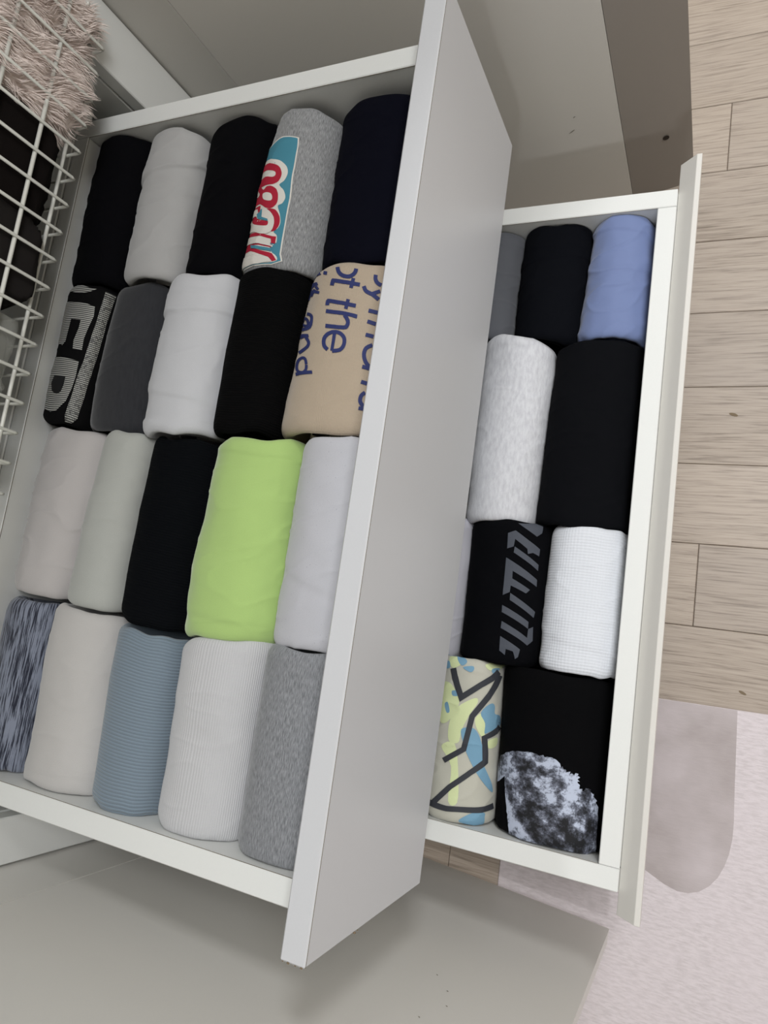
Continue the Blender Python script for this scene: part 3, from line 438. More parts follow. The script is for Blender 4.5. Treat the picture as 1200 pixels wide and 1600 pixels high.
  ('print_lettering', 'navy', [["strip",[-0.1095,0.9635],[-0.0648,0.9635],[-0.1019,0.9554],[-0.0586,0.956],[-0.0915,0.9434],[-0.0517,0.9466],[-0.0793,0.9312],[-0.0444,0.9389],[-0.065,0.9208],[-0.0359,0.9329],[-0.0487,0.9111],[-0.0278,0.9273],[-0.0283,0.9024],[-0.0174,0.9224],[-0.0064,0.8941],[-0.0043,0.9177],[0.0128,0.8897],[0.0115,0.9136],[0.034,0.8882],[0.0269,0.912],[0.0546,0.8907],[0.0377,0.913],[0.0712,0.8959],[0.0479,0.9163],[0.0845,0.9023],[0.0568,0.9207],[0.0958,0.909],[0.0628,0.9252],[0.104,0.9166],[0.0673,0.9298],[0.1108,0.9241],[0.0703,0.935],[0.1129,0.9338],[0.0718,0.9404],[0.1118,0.9435],[0.0718,0.9472],[0.1115,0.9495],[0.0714,0.9528]],["strip",[0.1629,0.8664],[0.1638,0.8428],[0.09,0.8711],[0.0909,0.8477],[0.002,0.8805],[0.002,0.8582],[-0.0717,0.8919],[-0.0665,0.8677],[-0.1166,0.8971],[-0.0848,0.87],[-0.1299,0.8888],[-0.0783,0.8754],[-0.1279,0.8825],[-0.0774,0.873],[-0.1308,0.8762],[-0.0795,0.8649],[-0.1298,0.8652],[-0.0777,0.8561],[-0.1284,0.8578],[-0.0777,0.8496]],["strip",[0.0671,0.8944],[0.1033,0.8901],[0.0607,0.8354],[0.0971,0.8303]],["strip",[0.1634,0.737],[0.1626,0.7137],[0.0883,0.7445],[0.0878,0.7212],[-0.0028,0.7585],[-0.0028,0.7354],[-0.0795,0.7709],[-0.0768,0.7475],[-0.1245,0.775],[-0.097,0.7493],[-0.1399,0.7665],[-0.0914,0.7528],[-0.1391,0.7583],[-0.0911,0.7505],[-0.1408,0.7495],[-0.0924,0.7428],[-0.1366,0.7371],[-0.0896,0.7337]],["strip",[0.0559,0.7668],[0.092,0.7613],[0.0493,0.7085],[0.0849,0.7027]],["strip",[0.1976,0.6723],[0.1966,0.6498],[-0.1157,0.7123],[-0.1149,0.6889]],["strip",[0.053,0.6627],[0.081,0.6752],[0.0652,0.6533],[0.0938,0.6658],[0.083,0.6398],[0.1134,0.6513],[0.0917,0.6307],[0.1275,0.6376],[0.0944,0.6241],[0.1335,0.6243],[0.0944,0.6178],[0.1338,0.6118],[0.0913,0.6113],[0.1294,0.6021],[0.0894,0.6073],[0.1255,0.5938],[0.0888,0.6069],[0.1129,0.5849],[0.0735,0.6054],[0.0819,0.5818],[0.0248,0.6075],[0.0276,0.5843],[-0.0328,0.6152],[-0.028,0.5904],[-0.0911,0.6218],[-0.0867,0.5978]],["strip",[-0.0096,0.4699],[-0.0242,0.4534],[-0.019,0.4759],[-0.0351,0.4594],[-0.0315,0.4832],[-0.0557,0.4694],[-0.0415,0.4907],[-0.0754,0.4836],[-0.0481,0.5009],[-0.0869,0.5],[-0.0529,0.514],[-0.0944,0.5175],[-0.0534,0.5255],[-0.0953,0.5344],[-0.049,0.5341],[-0.0871,0.5481],[-0.0403,0.542],[-0.0734,0.5594],[-0.029,0.5485],[-0.0558,0.5683],[-0.0046,0.5553],[-0.0153,0.5778],[0.009,0.5562],[0.0014,0.5798],[0.0223,0.5549],[0.0192,0.5785],[0.0376,0.5522],[0.0411,0.5746],[0.053,0.5478],[0.0642,0.568],[0.0666,0.5419],[0.0853,0.5591],[0.0793,0.5345],[0.1051,0.548],[0.0885,0.5263],[0.1211,0.5344],[0.0941,0.5168],[0.1304,0.5191],[0.097,0.5052],[0.1347,0.5029],[0.0962,0.494],[0.1338,0.4873],[0.0921,0.4841],[0.1279,0.4733],[0.0846,0.4754],[0.1167,0.46],[0.0743,0.4693],[0.0975,0.449],[0.0557,0.4659],[0.0687,0.4438],[0.0303,0.4645],[0.0391,0.4422],[0.0126,0.4638],[0.02,0.4416]],["strip",[0.0277,0.4524],[0.0026,0.4558],[0.0237,0.562],[-0.0021,0.566]],["strip",[-0.2669,0.9392],[-0.2838,0.9638],[-0.2043,0.9274],[-0.21,0.9484]],["strip",[-0.4216,0.9875],[-0.3103,0.9463],[-0.54,0.9872],[-0.4642,0.9602],[-0.56,0.9406],[-0.5591,0.9449]],["strip",[-0.3745,0.909],[-0.3256,0.8839],[-0.59,0.9375],[-0.4487,0.8918],[-0.64,0.9126],[-0.589,0.8873]],["strip",[-0.4154,0.885],[-0.3651,0.8881],[-0.3258,0.8497],[-0.2847,0.8538]],["strip",[-0.2669,0.8359],[-0.2659,0.8187],[-0.3079,0.8443],[-0.3061,0.8269],[-0.3831,0.8594],[-0.3714,0.84],[-0.5098,0.8803],[-0.4278,0.8488],[-0.615,0.896],[-0.4587,0.851],[-0.64,0.8878],[-0.479,0.8469],[-0.64,0.8795],[-0.4951,0.84],[-0.585,0.8412],[-0.5071,0.8321],[-0.64,0.8546],[-0.5106,0.8223],[-0.64,0.8463],[-0.5125,0.8147]],["strip",[-0.4454,0.8791],[-0.3576,0.8578],[-0.5439,0.8515],[-0.4174,0.8233]],["strip",[-0.485,0.7181],[-0.4869,0.7374],[-0.4417,0.7101],[-0.4426,0.7292],[-0.3999,0.702],[-0.3868,0.7184],[-0.3755,0.6961],[-0.3373,0.7059],[-0.3638,0.6921],[-0.3026,0.6931],[-0.3541,0.6871],[-0.2881,0.6826],[-0.338,0.676],[-0.2826,0.67],[-0.3339,0.6601],[-0.2786,0.6523],[-0.3368,0.6423],[-0.2783,0.6306],[-0.3502,0.6308],[-0.2955,0.612],[-0.386,0.6277],[-0.3505,0.6066],[-0.5019,0.6405],[-0.4248,0.6094],[-0.665,0.6724],[-0.54,0.6253]],["strip",[-0.3534,0.6401],[-0.3455,0.6225],[-0.3878,0.6442],[-0.3772,0.6258],[-0.468,0.6572],[-0.4587,0.6381],[-0.5213,0.6675],[-0.64,0.6807],[-0.5541,0.6766],[-0.665,0.6972],[-0.59,0.691],[-0.69,0.7138],[-0.59,0.6995],[-0.665,0.7221],[-0.5891,0.702],[-0.665,0.7304],[-0.534,0.696],[-0.69,0.7469],[-0.5153,0.6938],[-0.5519,0.7184],[-0.5034,0.6914],[-0.4563,0.6993],[-0.4689,0.6826],[-0.4018,0.6838],[-0.4399,0.6731],[-0.3621,0.6687],[-0.4186,0.6623],[-0.3362,0.6533],[-0.3982,0.6486],[-0.3307,0.6417],[-0.3793,0.6372],[-0.3245,0.633]],["strip",[-0.3223,0.5785],[-0.2964,0.5575],[-0.615,0.6144],[-0.5255,0.5729]],["strip",[-0.3873,0.5612],[-0.3368,0.5661],[-0.3603,0.5502],[-0.3133,0.5556],[-0.3296,0.5365],[-0.2814,0.5403],[-0.3123,0.5258],[-0.2571,0.5241],[-0.3084,0.5194],[-0.2493,0.5109],[-0.3106,0.5135],[-0.2528,0.4994],[-0.3243,0.5067],[-0.271,0.4888],[-0.3645,0.4987],[-0.3123,0.4787],[-0.4352,0.4929],[-0.3724,0.4705],[-0.5308,0.4959],[-0.4253,0.466]],["strip",[-0.2232,0.3866],[-0.2676,0.3875],[-0.2312,0.3961],[-0.2767,0.3971],[-0.2442,0.4103],[-0.2898,0.41],[-0.2641,0.4247],[-0.3033,0.4188],[-0.2936,0.4351],[-0.313,0.4221],[-0.3295,0.4422],[-0.3253,0.4245],[-0.3678,0.4456],[-0.339,0.4257],[-0.4055,0.4453],[-0.357,0.4251],[-0.4418,0.4419],[-0.3778,0.4223],[-0.4676,0.4345],[-0.3927,0.4172],[-0.4944,0.4258],[-0.3995,0.4088],[-0.5037,0.4133],[-0.4009,0.3975],[-0.4966,0.3989],[-0.3979,0.3863],[-0.4702,0.3832],[-0.391,0.3765],[-0.4359,0.3668],[-0.3793,0.3677],[-0.4069,0.3536],[-0.3644,0.3615],[-0.3549,0.3418],[-0.343,0.3564],[-0.3076,0.3343],[-0.3135,0.3518],[-0.2695,0.3315],[-0.2919,0.3501],[-0.2431,0.3344],[-0.2786,0.3513],[-0.2249,0.3409],[-0.2665,0.355],[-0.2132,0.3498],[-0.2592,0.3601],[-0.2122,0.3615],[-0.2585,0.3672],[-0.2169,0.3734],[-0.2627,0.3773],[-0.2206,0.3815],[-0.2668,0.3853]],["strip",[-0.1442,0.3434],[-0.1296,0.3229],[-0.4455,0.3548],[-0.4175,0.332]],["strip",[0.2922,0.9231],[0.3371,0.9207],[0.2925,0.9165],[0.3375,0.9144],[0.2935,0.9062],[0.3382,0.9063],[0.2983,0.8943],[0.341,0.8995],[0.3081,0.8836],[0.3467,0.8935],[0.3209,0.8736],[0.3551,0.887],[0.3377,0.8643],[0.3642,0.882],[0.3589,0.8576],[0.3763,0.8783],[0.3797,0.8532],[0.393,0.8749],[0.3937,0.8506],[0.4067,0.8724]],["strip",[0.4126,0.7853],[0.3895,0.7657],[0.3915,0.7918],[0.3688,0.7723],[0.3612,0.8016],[0.3399,0.7818],[0.3287,0.8115],[0.3118,0.7905],[0.2987,0.8181],[0.2866,0.796],[0.2722,0.8231],[0.2584,0.8014],[0.2545,0.8281],[0.2298,0.8096],[0.2431,0.835],[0.2091,0.8224],[0.2329,0.8447],[0.1962,0.835],[0.2252,0.8527],[0.1883,0.8433]],["strip",[0.316,0.7938],[0.296,0.814],[0.4096,0.8168],[0.3889,0.8361]],["strip",[0.4193,0.7091],[0.4159,0.6863],[0.3087,0.715],[0.3056,0.6922]],["strip",[0.4212,0.6413],[0.4137,0.6185],[0.3186,0.6508],[0.3115,0.6284]],["strip",[0.4159,0.5661],[0.4119,0.5428],[0.3227,0.5715],[0.3194,0.5484]],["strip",[0.4051,0.5132],[0.4263,0.4928],[0.3866,0.508],[0.4083,0.4875],[0.3594,0.4997],[0.3855,0.4804],[0.3346,0.4876],[0.3704,0.4733],[0.3224,0.472],[0.3632,0.4653],[0.3168,0.4566],[0.3594,0.4546],[0.3173,0.4404],[0.3597,0.4429],[0.3243,0.4243],[0.3649,0.431],[0.3365,0.4083],[0.3749,0.4182],[0.3525,0.3932],[0.3877,0.4064],[0.3739,0.3801],[0.4047,0.3962],[0.3972,0.3693],[0.426,0.3866],[0.4137,0.362],[0.4424,0.3796]],["strip",[0.4243,0.3767],[0.4189,0.3542],[0.3426,0.3814],[0.3379,0.359]],["strip",[0.4234,0.2888],[0.4157,0.2667],[0.3557,0.2944],[0.3487,0.2727]],["strip",[0.3976,0.2347],[0.4251,0.2184],[0.387,0.2297],[0.4149,0.2139],[0.3709,0.2216],[0.4025,0.208],[0.3565,0.2111],[0.3946,0.2021],[0.3498,0.1988],[0.3907,0.1948],[0.3476,0.1853],[0.3893,0.1858],[0.3519,0.171],[0.3916,0.1782],[0.367,0.1582],[0.4003,0.171],[0.3856,0.148],[0.4158,0.1627],[0.3988,0.1413],[0.4288,0.1564]],["strip",[0.4287,0.1457],[0.4262,0.1261],[0.3652,0.1477],[0.3627,0.1281]]], 'large navy words running down the roll'),
 ],
 'l31': [
  ('print_lettering', 'graphite', [[[0.1503,0.9812],[0.4349,0.998],[0.5903,0.9808],[0.5683,0.9345],[0.4749,0.9086],[0.338,0.9403]],[[0.0346,0.9071],[0.1279,0.932],[0.3408,0.8761],[0.5678,0.8225],[0.56,0.7722],[0.4377,0.7912],[0.3528,0.7793],[0.3342,0.8145],[0.1352,0.8728],[0.1271,0.819],[0.044,0.7996]],[[0.1411,0.82],[0.5679,0.7116],[0.5759,0.6673],[0.1374,0.7768]],[[0.0454,0.7354],[0.5757,0.6037],[0.5826,0.5534],[0.156,0.6448],[0.1624,0.5909],[0.4652,0.5251],[0.4033,0.4963],[0.1535,0.54],[0.1512,0.493],[0.0602,0.4666]],[[0.1602,0.4863],[0.6082,0.3753],[0.5911,0.3319],[0.1656,0.4365]],[[0.0699,0.3957],[0.1517,0.3786],[0.5053,0.2989],[0.5111,0.2503],[0.0762,0.3461]],[[0.0922,0.2835],[0.5097,0.1882],[0.5148,0.2505],[0.6032,0.2694],[0.6258,0.1745],[0.5249,0.1385],[0.0908,0.2346]],[[0.0987,0.1799],[0.4096,0.1027],[0.3927,0.0525],[0.3518,0.0381],[0.3045,0.083],[0.1984,0.0958],[0.1948,0.0562],[0.1105,0.0828]]], 'dark grey slanted letters'),
 ],
 'l41': [
  ('print_patches', 'green', [[[-0.3839,0.9906],[-0.3591,0.9954],[-0.309,0.998],[-0.2441,0.998],[-0.1937,0.9967],[-0.1457,0.992],[-0.0975,0.9833],[-0.0659,0.9727],[-0.0567,0.9633],[-0.0752,0.9546],[-0.1146,0.9456],[-0.163,0.9381],[-0.2056,0.9342],[-0.2391,0.936],[-0.2709,0.9416],[-0.2984,0.9492],[-0.3195,0.9569],[-0.335,0.965],[-0.3605,0.9746],[-0.38,0.9838]],[[-0.4755,0.8286],[-0.424,0.8369],[-0.3558,0.8411],[-0.2778,0.8409],[-0.224,0.8351],[-0.1712,0.8222],[-0.1176,0.803],[-0.072,0.7818],[-0.0394,0.7627],[-0.0195,0.7479],[-0.0084,0.7347],[-0.007,0.7208],[-0.015,0.7037],[-0.0474,0.6787],[-0.0901,0.6494],[-0.1355,0.6217],[-0.1803,0.6015],[-0.2305,0.5876],[-0.2836,0.578],[-0.3474,0.5759],[-0.3984,0.5866],[-0.4229,0.6176],[-0.4355,0.6642],[-0.4355,0.714],[-0.4491,0.7532],[-0.4541,0.7804],[-0.4845,0.8009],[-0.495,0.8166]],[[-0.015,0.7037],[0.0531,0.7256],[0.1402,0.747],[0.2238,0.7641],[0.2851,0.7739],[0.32,0.7747],[0.3386,0.7689],[0.3442,0.7586],[0.3401,0.7463],[0.3232,0.7318],[0.2929,0.7143],[0.2571,0.6943],[0.2233,0.6726],[0.1902,0.6481],[0.1548,0.6206],[0.1215,0.5927],[0.0951,0.5669],[0.0819,0.542],[0.0775,0.5174],[0.0714,0.4961],[0.053,0.4815],[0.0129,0.4732],[-0.0428,0.4697],[-0.1001,0.4723],[-0.1424,0.4827],[-0.1644,0.5046],[-0.174,0.5363],[-0.1723,0.5712],[-0.1541,0.6034],[-0.1405,0.6301],[-0.1131,0.6559],[-0.0721,0.6805]],[[0.3212,0.6477],[0.3381,0.6602],[0.3673,0.6722],[0.4012,0.6807],[0.4314,0.6824],[0.4575,0.6748],[0.4826,0.66],[0.5042,0.6423],[0.5207,0.6258],[0.5313,0.6105],[0.5371,0.5945],[0.5395,0.5792],[0.5387,0.5662],[0.5354,0.5543],[0.5287,0.5432],[0.5165,0.5358],[0.4974,0.5348],[0.4666,0.5424],[0.427,0.5567],[0.3886,0.5737],[0.36,0.5895],[0.3405,0.6043],[0.3259,0.6198],[0.3186,0.6347]],[[0.4403,0.9824],[0.5375,0.993],[0.74,0.998],[1.065,0.998],[1.165,0.998],[1.19,0.998],[1.19,0.998],[1.1148,0.9945],[1.0643,0.9875],[1.0309,0.9832],[0.983,0.9804],[0.8937,0.9785],[0.8169,0.9753],[0.7333,0.9695],[0.6473,0.9622],[0.5741,0.9568],[0.5222,0.9555],[0.4787,0.9591],[0.4396,0.966],[0.4212,0.9744]],[[-0.2817,0.4344],[-0.2383,0.4544],[-0.1687,0.4703],[-0.0803,0.4778],[-0.0118,0.4697],[0.0276,0.4393],[0.062,0.3932],[0.0901,0.3412],[0.1118,0.2927],[0.1306,0.2457],[0.1452,0.1964],[0.151,0.1529],[0.1432,0.1223],[0.1146,0.1055],[0.0701,0.0988],[0.0237,0.1033],[-0.0087,0.121],[-0.0217,0.1587],[-0.0176,0.2155],[-0.0182,0.2761],[-0.0347,0.3265],[-0.0905,0.3624],[-0.1731,0.3914],[-0.2495,0.4149]],[[0.6233,0.5156],[0.6662,0.5252],[0.7395,0.5342],[0.8321,0.5394],[0.9096,0.5383],[0.9464,0.5287],[0.9578,0.5129],[0.9398,0.4965],[0.8969,0.4849],[0.8279,0.4782],[0.7513,0.473],[0.6866,0.4703],[0.6452,0.4715],[0.6224,0.4787],[0.6095,0.4909],[0.6088,0.5044]]], 'pale lime patches'),
  ('print_patches', 'blue', [[[-0.4567,0.9569],[-0.4404,0.9619],[-0.4036,0.9659],[-0.3582,0.9678],[-0.3289,0.9668],[-0.3082,0.9612],[-0.2915,0.9518],[-0.2833,0.9414],[-0.2865,0.9333],[-0.3069,0.9278],[-0.3425,0.9235],[-0.3828,0.9213],[-0.4152,0.9224],[-0.438,0.9286],[-0.4537,0.9388],[-0.4577,0.9493]],[[-0.2088,0.998],[-1.265,0.9952],[-0.1505,0.998],[-0.1001,0.998],[-0.0557,0.998],[-0.017,0.998],[0.0227,0.9939],[0.0527,0.988],[0.0666,0.9821],[0.0615,0.9757],[0.0431,0.9686],[0.0189,0.9624],[-0.0036,0.9588],[-0.0233,0.9583],[-0.044,0.96],[-0.0655,0.9636],[-0.087,0.9688],[-0.1154,0.9771],[-0.1533,0.9875],[-0.1926,0.9961]],[[0.0017,0.9487],[0.0278,0.9538],[0.0818,0.9589],[0.1407,0.9629],[0.1829,0.9641],[0.203,0.9617],[0.2127,0.9567],[0.2148,0.9507],[0.2121,0.9454],[0.2048,0.9403],[0.1917,0.9343],[0.1734,0.9296],[0.1504,0.9279],[0.1132,0.9305],[0.0624,0.9363],[0.0183,0.9431]],[[0.0838,0.5662],[0.1197,0.5769],[0.1774,0.5838],[0.2406,0.5868],[0.293,0.5861],[0.3308,0.5813],[0.3628,0.5727],[0.3917,0.5609],[0.4199,0.5469],[0.4483,0.53],[0.4737,0.5102],[0.4916,0.4895],[0.5097,0.4687],[0.519,0.4483],[0.5209,0.4276],[0.5237,0.4071],[0.5348,0.3875],[0.5582,0.369],[0.5969,0.3504],[0.6411,0.3322],[0.682,0.3143],[0.7213,0.2967],[0.7621,0.2791],[0.8002,0.2623],[0.8316,0.2467],[0.8598,0.2301],[0.8835,0.2133],[0.8859,0.2012],[0.8583,0.198],[0.795,0.207],[0.7174,0.2243],[0.641,0.2445],[0.5776,0.2628],[0.5266,0.2786],[0.4805,0.2946],[0.4444,0.3095],[0.4106,0.324],[0.3808,0.3378],[0.3547,0.3511],[0.3305,0.3643],[0.3064,0.3775],[0.2819,0.391],[0.2577,0.4045],[0.2347,0.4182],[0.2132,0.4319],[0.1935,0.4451],[0.1753,0.4581],[0.1591,0.4724],[0.1422,0.4875],[0.1202,0.5067],[0.0954,0.5289],[0.0792,0.55]],[[0.4192,0.6819],[0.429,0.6953],[0.4542,0.7085],[0.4868,0.7207],[0.5189,0.731],[0.551,0.7396],[0.5873,0.7469],[0.6241,0.752],[0.6563,0.7543],[0.6826,0.7535],[0.7053,0.7498],[0.7247,0.744],[0.7411,0.7366],[0.7488,0.7264],[0.7479,0.7134],[0.7479,0.7007],[0.7593,0.6909],[0.7911,0.6864],[0.8348,0.6851],[0.9214,0.6818],[0.9994,0.6741],[1.0258,0.66],[1.0472,0.6423],[1.0515,0.6245],[1.0277,0.6105],[0.8937,0.6008],[0.7567,0.5885],[0.657,0.5765],[0.5938,0.5675],[0.5614,0.5622],[0.5437,0.5597],[0.5337,0.5607],[0.5255,0.5658],[0.5217,0.5766],[0.5245,0.5922],[0.5269,0.6096],[0.5207,0.6258],[0.4971,0.6403],[0.4629,0.6546],[0.4326,0.6685]],[[-0.3171,0.6995],[-0.3054,0.7076],[-0.282,0.7143],[-0.2597,0.7175],[-0.2403,0.7158],[-0.2279,0.706],[-0.2102,0.6904],[-0.1946,0.674],[-0.1879,0.662],[-0.195,0.6547],[-0.2121,0.6496],[-0.2337,0.6477],[-0.2536,0.65],[-0.2734,0.6588],[-0.2951,0.6729],[-0.3122,0.6879]],[[0.638,0.8647],[0.6262,0.8669],[0.6281,0.8749],[0.6393,0.8855],[0.6572,0.8959],[0.6853,0.9076],[0.7268,0.9214],[0.772,0.9333],[0.8089,0.9391],[0.8386,0.937],[0.8664,0.9291],[0.8811,0.9186],[0.8675,0.9086],[0.81,0.8972],[0.7354,0.8832],[0.6745,0.8708]],[[0.1933,0.0219],[0.2206,0.0325],[0.2831,0.0485],[0.3609,0.0654],[0.4307,0.0776],[0.49,0.0837],[0.55,0.0857],[0.6049,0.0845],[0.657,0.0799],[0.6841,0.075],[0.6911,0.069],[0.6878,0.062],[0.6849,0.054],[0.6921,0.0429],[0.7072,0.0283],[0.7233,0.0128],[0.7246,0.002],[0.6656,0.002],[0.5787,0.002],[0.4941,0.0059],[0.424,0.0079],[0.3523,0.0087],[0.2758,0.01],[0.2154,0.0144]],[[-0.1822,0.792],[-0.1619,0.7961],[-0.1309,0.7989],[-0.099,0.7999],[-0.0752,0.7985],[-0.0586,0.7933],[-0.0452,0.7851],[-0.0383,0.7765],[-0.0417,0.7702],[-0.0616,0.7661],[-0.0952,0.7631],[-0.1315,0.7618],[-0.1586,0.763],[-0.1749,0.7682],[-0.1854,0.7766],[-0.1884,0.7855]],[[0.5824,0.9652],[0.6245,0.9702],[0.6946,0.9754],[0.7717,0.9787],[0.8216,0.9787],[0.8218,0.975],[0.7923,0.9684],[0.7551,0.9609],[0.7223,0.9547],[0.69,0.9498],[0.6545,0.9453],[0.6226,0.9425],[0.5998,0.9423],[0.5836,0.9459],[0.5717,0.9523],[0.5695,0.9594]]], 'dusty blue patches'),
  ('print_lines', 'line', [["strip",[-0.2697,0.9252],[-0.1348,0.9405],[-0.148,0.8349],[-0.0316,0.851],[0.0015,0.7331],[0.0485,0.7925],[0.3877,0.843],[0.3161,0.8691],[0.8373,0.9461],[0.718,0.9701]],["strip",[0.72,0.9441],[0.9305,0.9316],[0.5129,0.8163],[0.6323,0.8015],[0.2118,0.6649],[0.3104,0.6542],[0.1175,0.4558],[0.2109,0.4391],[-0.2325,0.3628],[-0.1611,0.3388]],["strip",[0.9359,0.6237],[1.0788,0.5894],[0.4741,0.5424],[0.6013,0.5292],[0.5245,0.3956],[0.6616,0.3807],[0.2902,0.3245],[0.3563,0.3007],[-0.0451,0.2155],[0.0259,0.195],[-0.3303,0.0962],[-0.2351,0.0829]],["strip",[-0.4079,0.0635],[-0.3655,0.0994],[-0.0332,0.0618],[-0.0221,0.0939],[0.2827,0.0708],[0.2702,0.1026],[1.0103,0.0958],[0.9444,0.1314]]], 'thick dark zigzag lines'),
 ],
 'l42': [
  ('print_moon', 'moon', [[[-0.84,0.3442],[-0.84,0.3608],[-0.815,0.3741],[-0.7528,0.4012],[-0.6869,0.4163],[-0.6455,0.4331],[-0.6134,0.4458],[-0.5605,0.4515],[-0.5214,0.4614],[-0.5007,0.4685],[-0.4799,0.4755],[-0.4466,0.4813],[-0.4228,0.4846],[-0.3945,0.49],[-0.3739,0.4956],[-0.3499,0.4983],[-0.3261,0.4974],[-0.3038,0.5045],[-0.281,0.5047],[-0.2542,0.5058],[-0.2266,0.5082],[-0.2038,0.5085],[-0.1727,0.5148],[-0.1492,0.5135],[-0.1278,0.5157],[-0.1002,0.513],[-0.0743,0.5126],[-0.0533,0.5055],[-0.0171,0.5147],[-0.006,0.5038],[0.0142,0.5115],[0.0176,0.5092],[0.0475,0.5106],[0.0727,0.5059],[0.0926,0.5015],[0.1154,0.4906],[0.1213,0.4889],[0.1339,0.4815],[0.1297,0.4809],[0.146,0.4613],[0.1553,0.4712],[0.1719,0.4531],[0.1815,0.4568],[0.1883,0.4575],[0.1988,0.452],[0.1988,0.4381],[0.2067,0.4431],[0.2458,0.4494],[0.238,0.4343],[0.2577,0.4381],[0.2549,0.4435],[0.2737,0.4382],[0.2841,0.4328],[0.2943,0.4368],[0.306,0.4455],[0.3424,0.4429],[0.3241,0.4249],[0.3354,0.4309],[0.3658,0.424],[0.3328,0.4116],[0.3626,0.3993],[0.3398,0.3997],[0.3356,0.3916],[0.3647,0.3823],[0.3694,0.3764],[0.3665,0.3713],[0.3477,0.3734],[0.3687,0.3671],[0.3588,0.3583],[0.4039,0.3606],[0.4056,0.35],[0.4153,0.3493],[0.4498,0.3427],[0.445,0.3454],[0.4295,0.348],[0.4444,0.3636],[0.4508,0.3677],[0.4664,0.3652],[0.4991,0.3656],[0.5362,0.3574],[0.5129,0.3585],[0.53,0.3473],[0.5676,0.3352],[0.5869,0.3368],[0.5887,0.323],[0.5772,0.3213],[0.6152,0.3096],[0.6493,0.2967],[0.6262,0.287],[0.6488,0.2758],[0.6827,0.2607],[0.679,0.2392],[0.6784,0.2178],[0.6884,0.1988],[0.6834,0.1795],[0.687,0.1616],[0.686,0.1395],[0.6818,0.1203],[0.6937,0.0976],[0.6884,0.0743],[0.6862,0.0567],[0.7034,0.0349],[0.7287,0.0096],[0.6576,0.0108],[0.6249,0.0059],[0.5614,0.0053],[0.5308,0.002],[0.5012,0.002],[0.465,0.002],[0.4337,0.002],[0.3864,0.002],[0.3397,0.002],[0.2984,0.002],[0.2492,0.002],[0.1998,0.002],[0.1519,0.002],[0.1158,0.002],[0.0739,0.002],[0.0387,0.002],[0.0077,0.002],[-0.0215,0.002],[-0.0416,0.002],[-0.0721,0.002],[-0.0976,0.002],[-0.1273,0.002],[-0.1646,0.002],[-0.1937,0.002],[-0.2244,0.002],[-0.2498,0.002],[-0.2819,0.002],[-0.332,0.002],[-0.3686,0.002],[-0.4073,0.002],[-0.3711,0.0166],[-0.3673,0.0379],[-0.3759,0.0527],[-0.3775,0.0665],[-0.3885,0.0817],[-0.4009,0.0961],[-0.3982,0.113],[-0.4222,0.1287],[-0.4227,0.1477],[-0.4292,0.1637],[-0.4413,0.1804],[-0.4495,0.1955],[-0.4635,0.2198],[-0.4715,0.2426],[-0.4735,0.2614],[-0.4861,0.285],[-0.4844,0.3091],[-0.4825,0.3301],[-0.5142,0.3217],[-0.5449,0.3119],[-0.594,0.2981],[-0.6502,0.2845],[-0.7814,0.2663],[-0.815,0.2448],[-0.815,0.2657],[-0.84,0.2779],[-0.84,0.2945],[-0.84,0.311],[-0.84,0.3276]]], 'pale blue-grey cratered moon'),
 ],
}

def roll_mesh(r, name, na=72, nu=110, amax=2.6, off=0.0):
    bm = bmesh.new(); uvl = bm.loops.layers.uv.new('UVMap')
    As = []
    for i in range(na+1):
        t = i/na*2-1
        As.append(sgn(t)*(abs(t)/.72 if abs(t) <= .72 else 1+(abs(t)-.72)/.28*(amax-1)))
    us = []
    for j in range(nu+1):
        t = j/nu; us.append(t)
    e = r.rd/r.L
    us = sorted(set([0, e*.04, e*.15, e*.35, e*.6, 1-e*.04, 1-e*.15, 1-e*.35, 1-e*.6, 1]+[e+(1-2*e)*k/nu for k in range(nu+1)]))
    V = [[bm.verts.new(r.P(a, u, off)) for a in As] for u in us]
    def quad(vs, uvs):
        f = bm.faces.new(vs); f.smooth = True
        for lp, c in zip(f.loops, uvs): lp[uvl].uv = c
    for j in range(len(us)-1):
        for i in range(na):
            quad((V[j][i], V[j][i+1], V[j+1][i+1], V[j+1][i]),
                 [(As[i]*r.w*1.4, us[j]*r.L), (As[i+1]*r.w*1.4, us[j]*r.L), (As[i+1]*r.w*1.4, us[j+1]*r.L), (As[i]*r.w*1.4, us[j+1]*r.L)])
    # turned-in ends: the cloth edge goes back inside, leaving a hollow
    for end, row in ((0, V[0]), (1, V[-1])):
        c = sum((v.co for v in row), Vector())/len(row)
        prev = row; sg = 1 if end == 0 else -1
        for k, (sh, dy) in enumerate(((.93, .0006), (.86, .004), (.80, .016))):
            new = [bm.verts.new(c+(v.co-c)*sh+Vector((0, sg*dy, 0))) for v in row]
            for i in range(na):
                vs = (prev[i], new[i], new[i+1], prev[i+1]) if end == 0 else (prev[i], prev[i+1], new[i+1], new[i])
                quad(vs, [(As[i]*r.w, 0)]*4)
            prev = new
        try: f = bm.faces.new(prev); f.smooth = False
        except Exception: pass
    bmesh.ops.recalc_face_normals(bm, faces=bm.faces[:])
    me = bpy.data.meshes.new(name); bm.to_mesh(me); bm.free(); return me

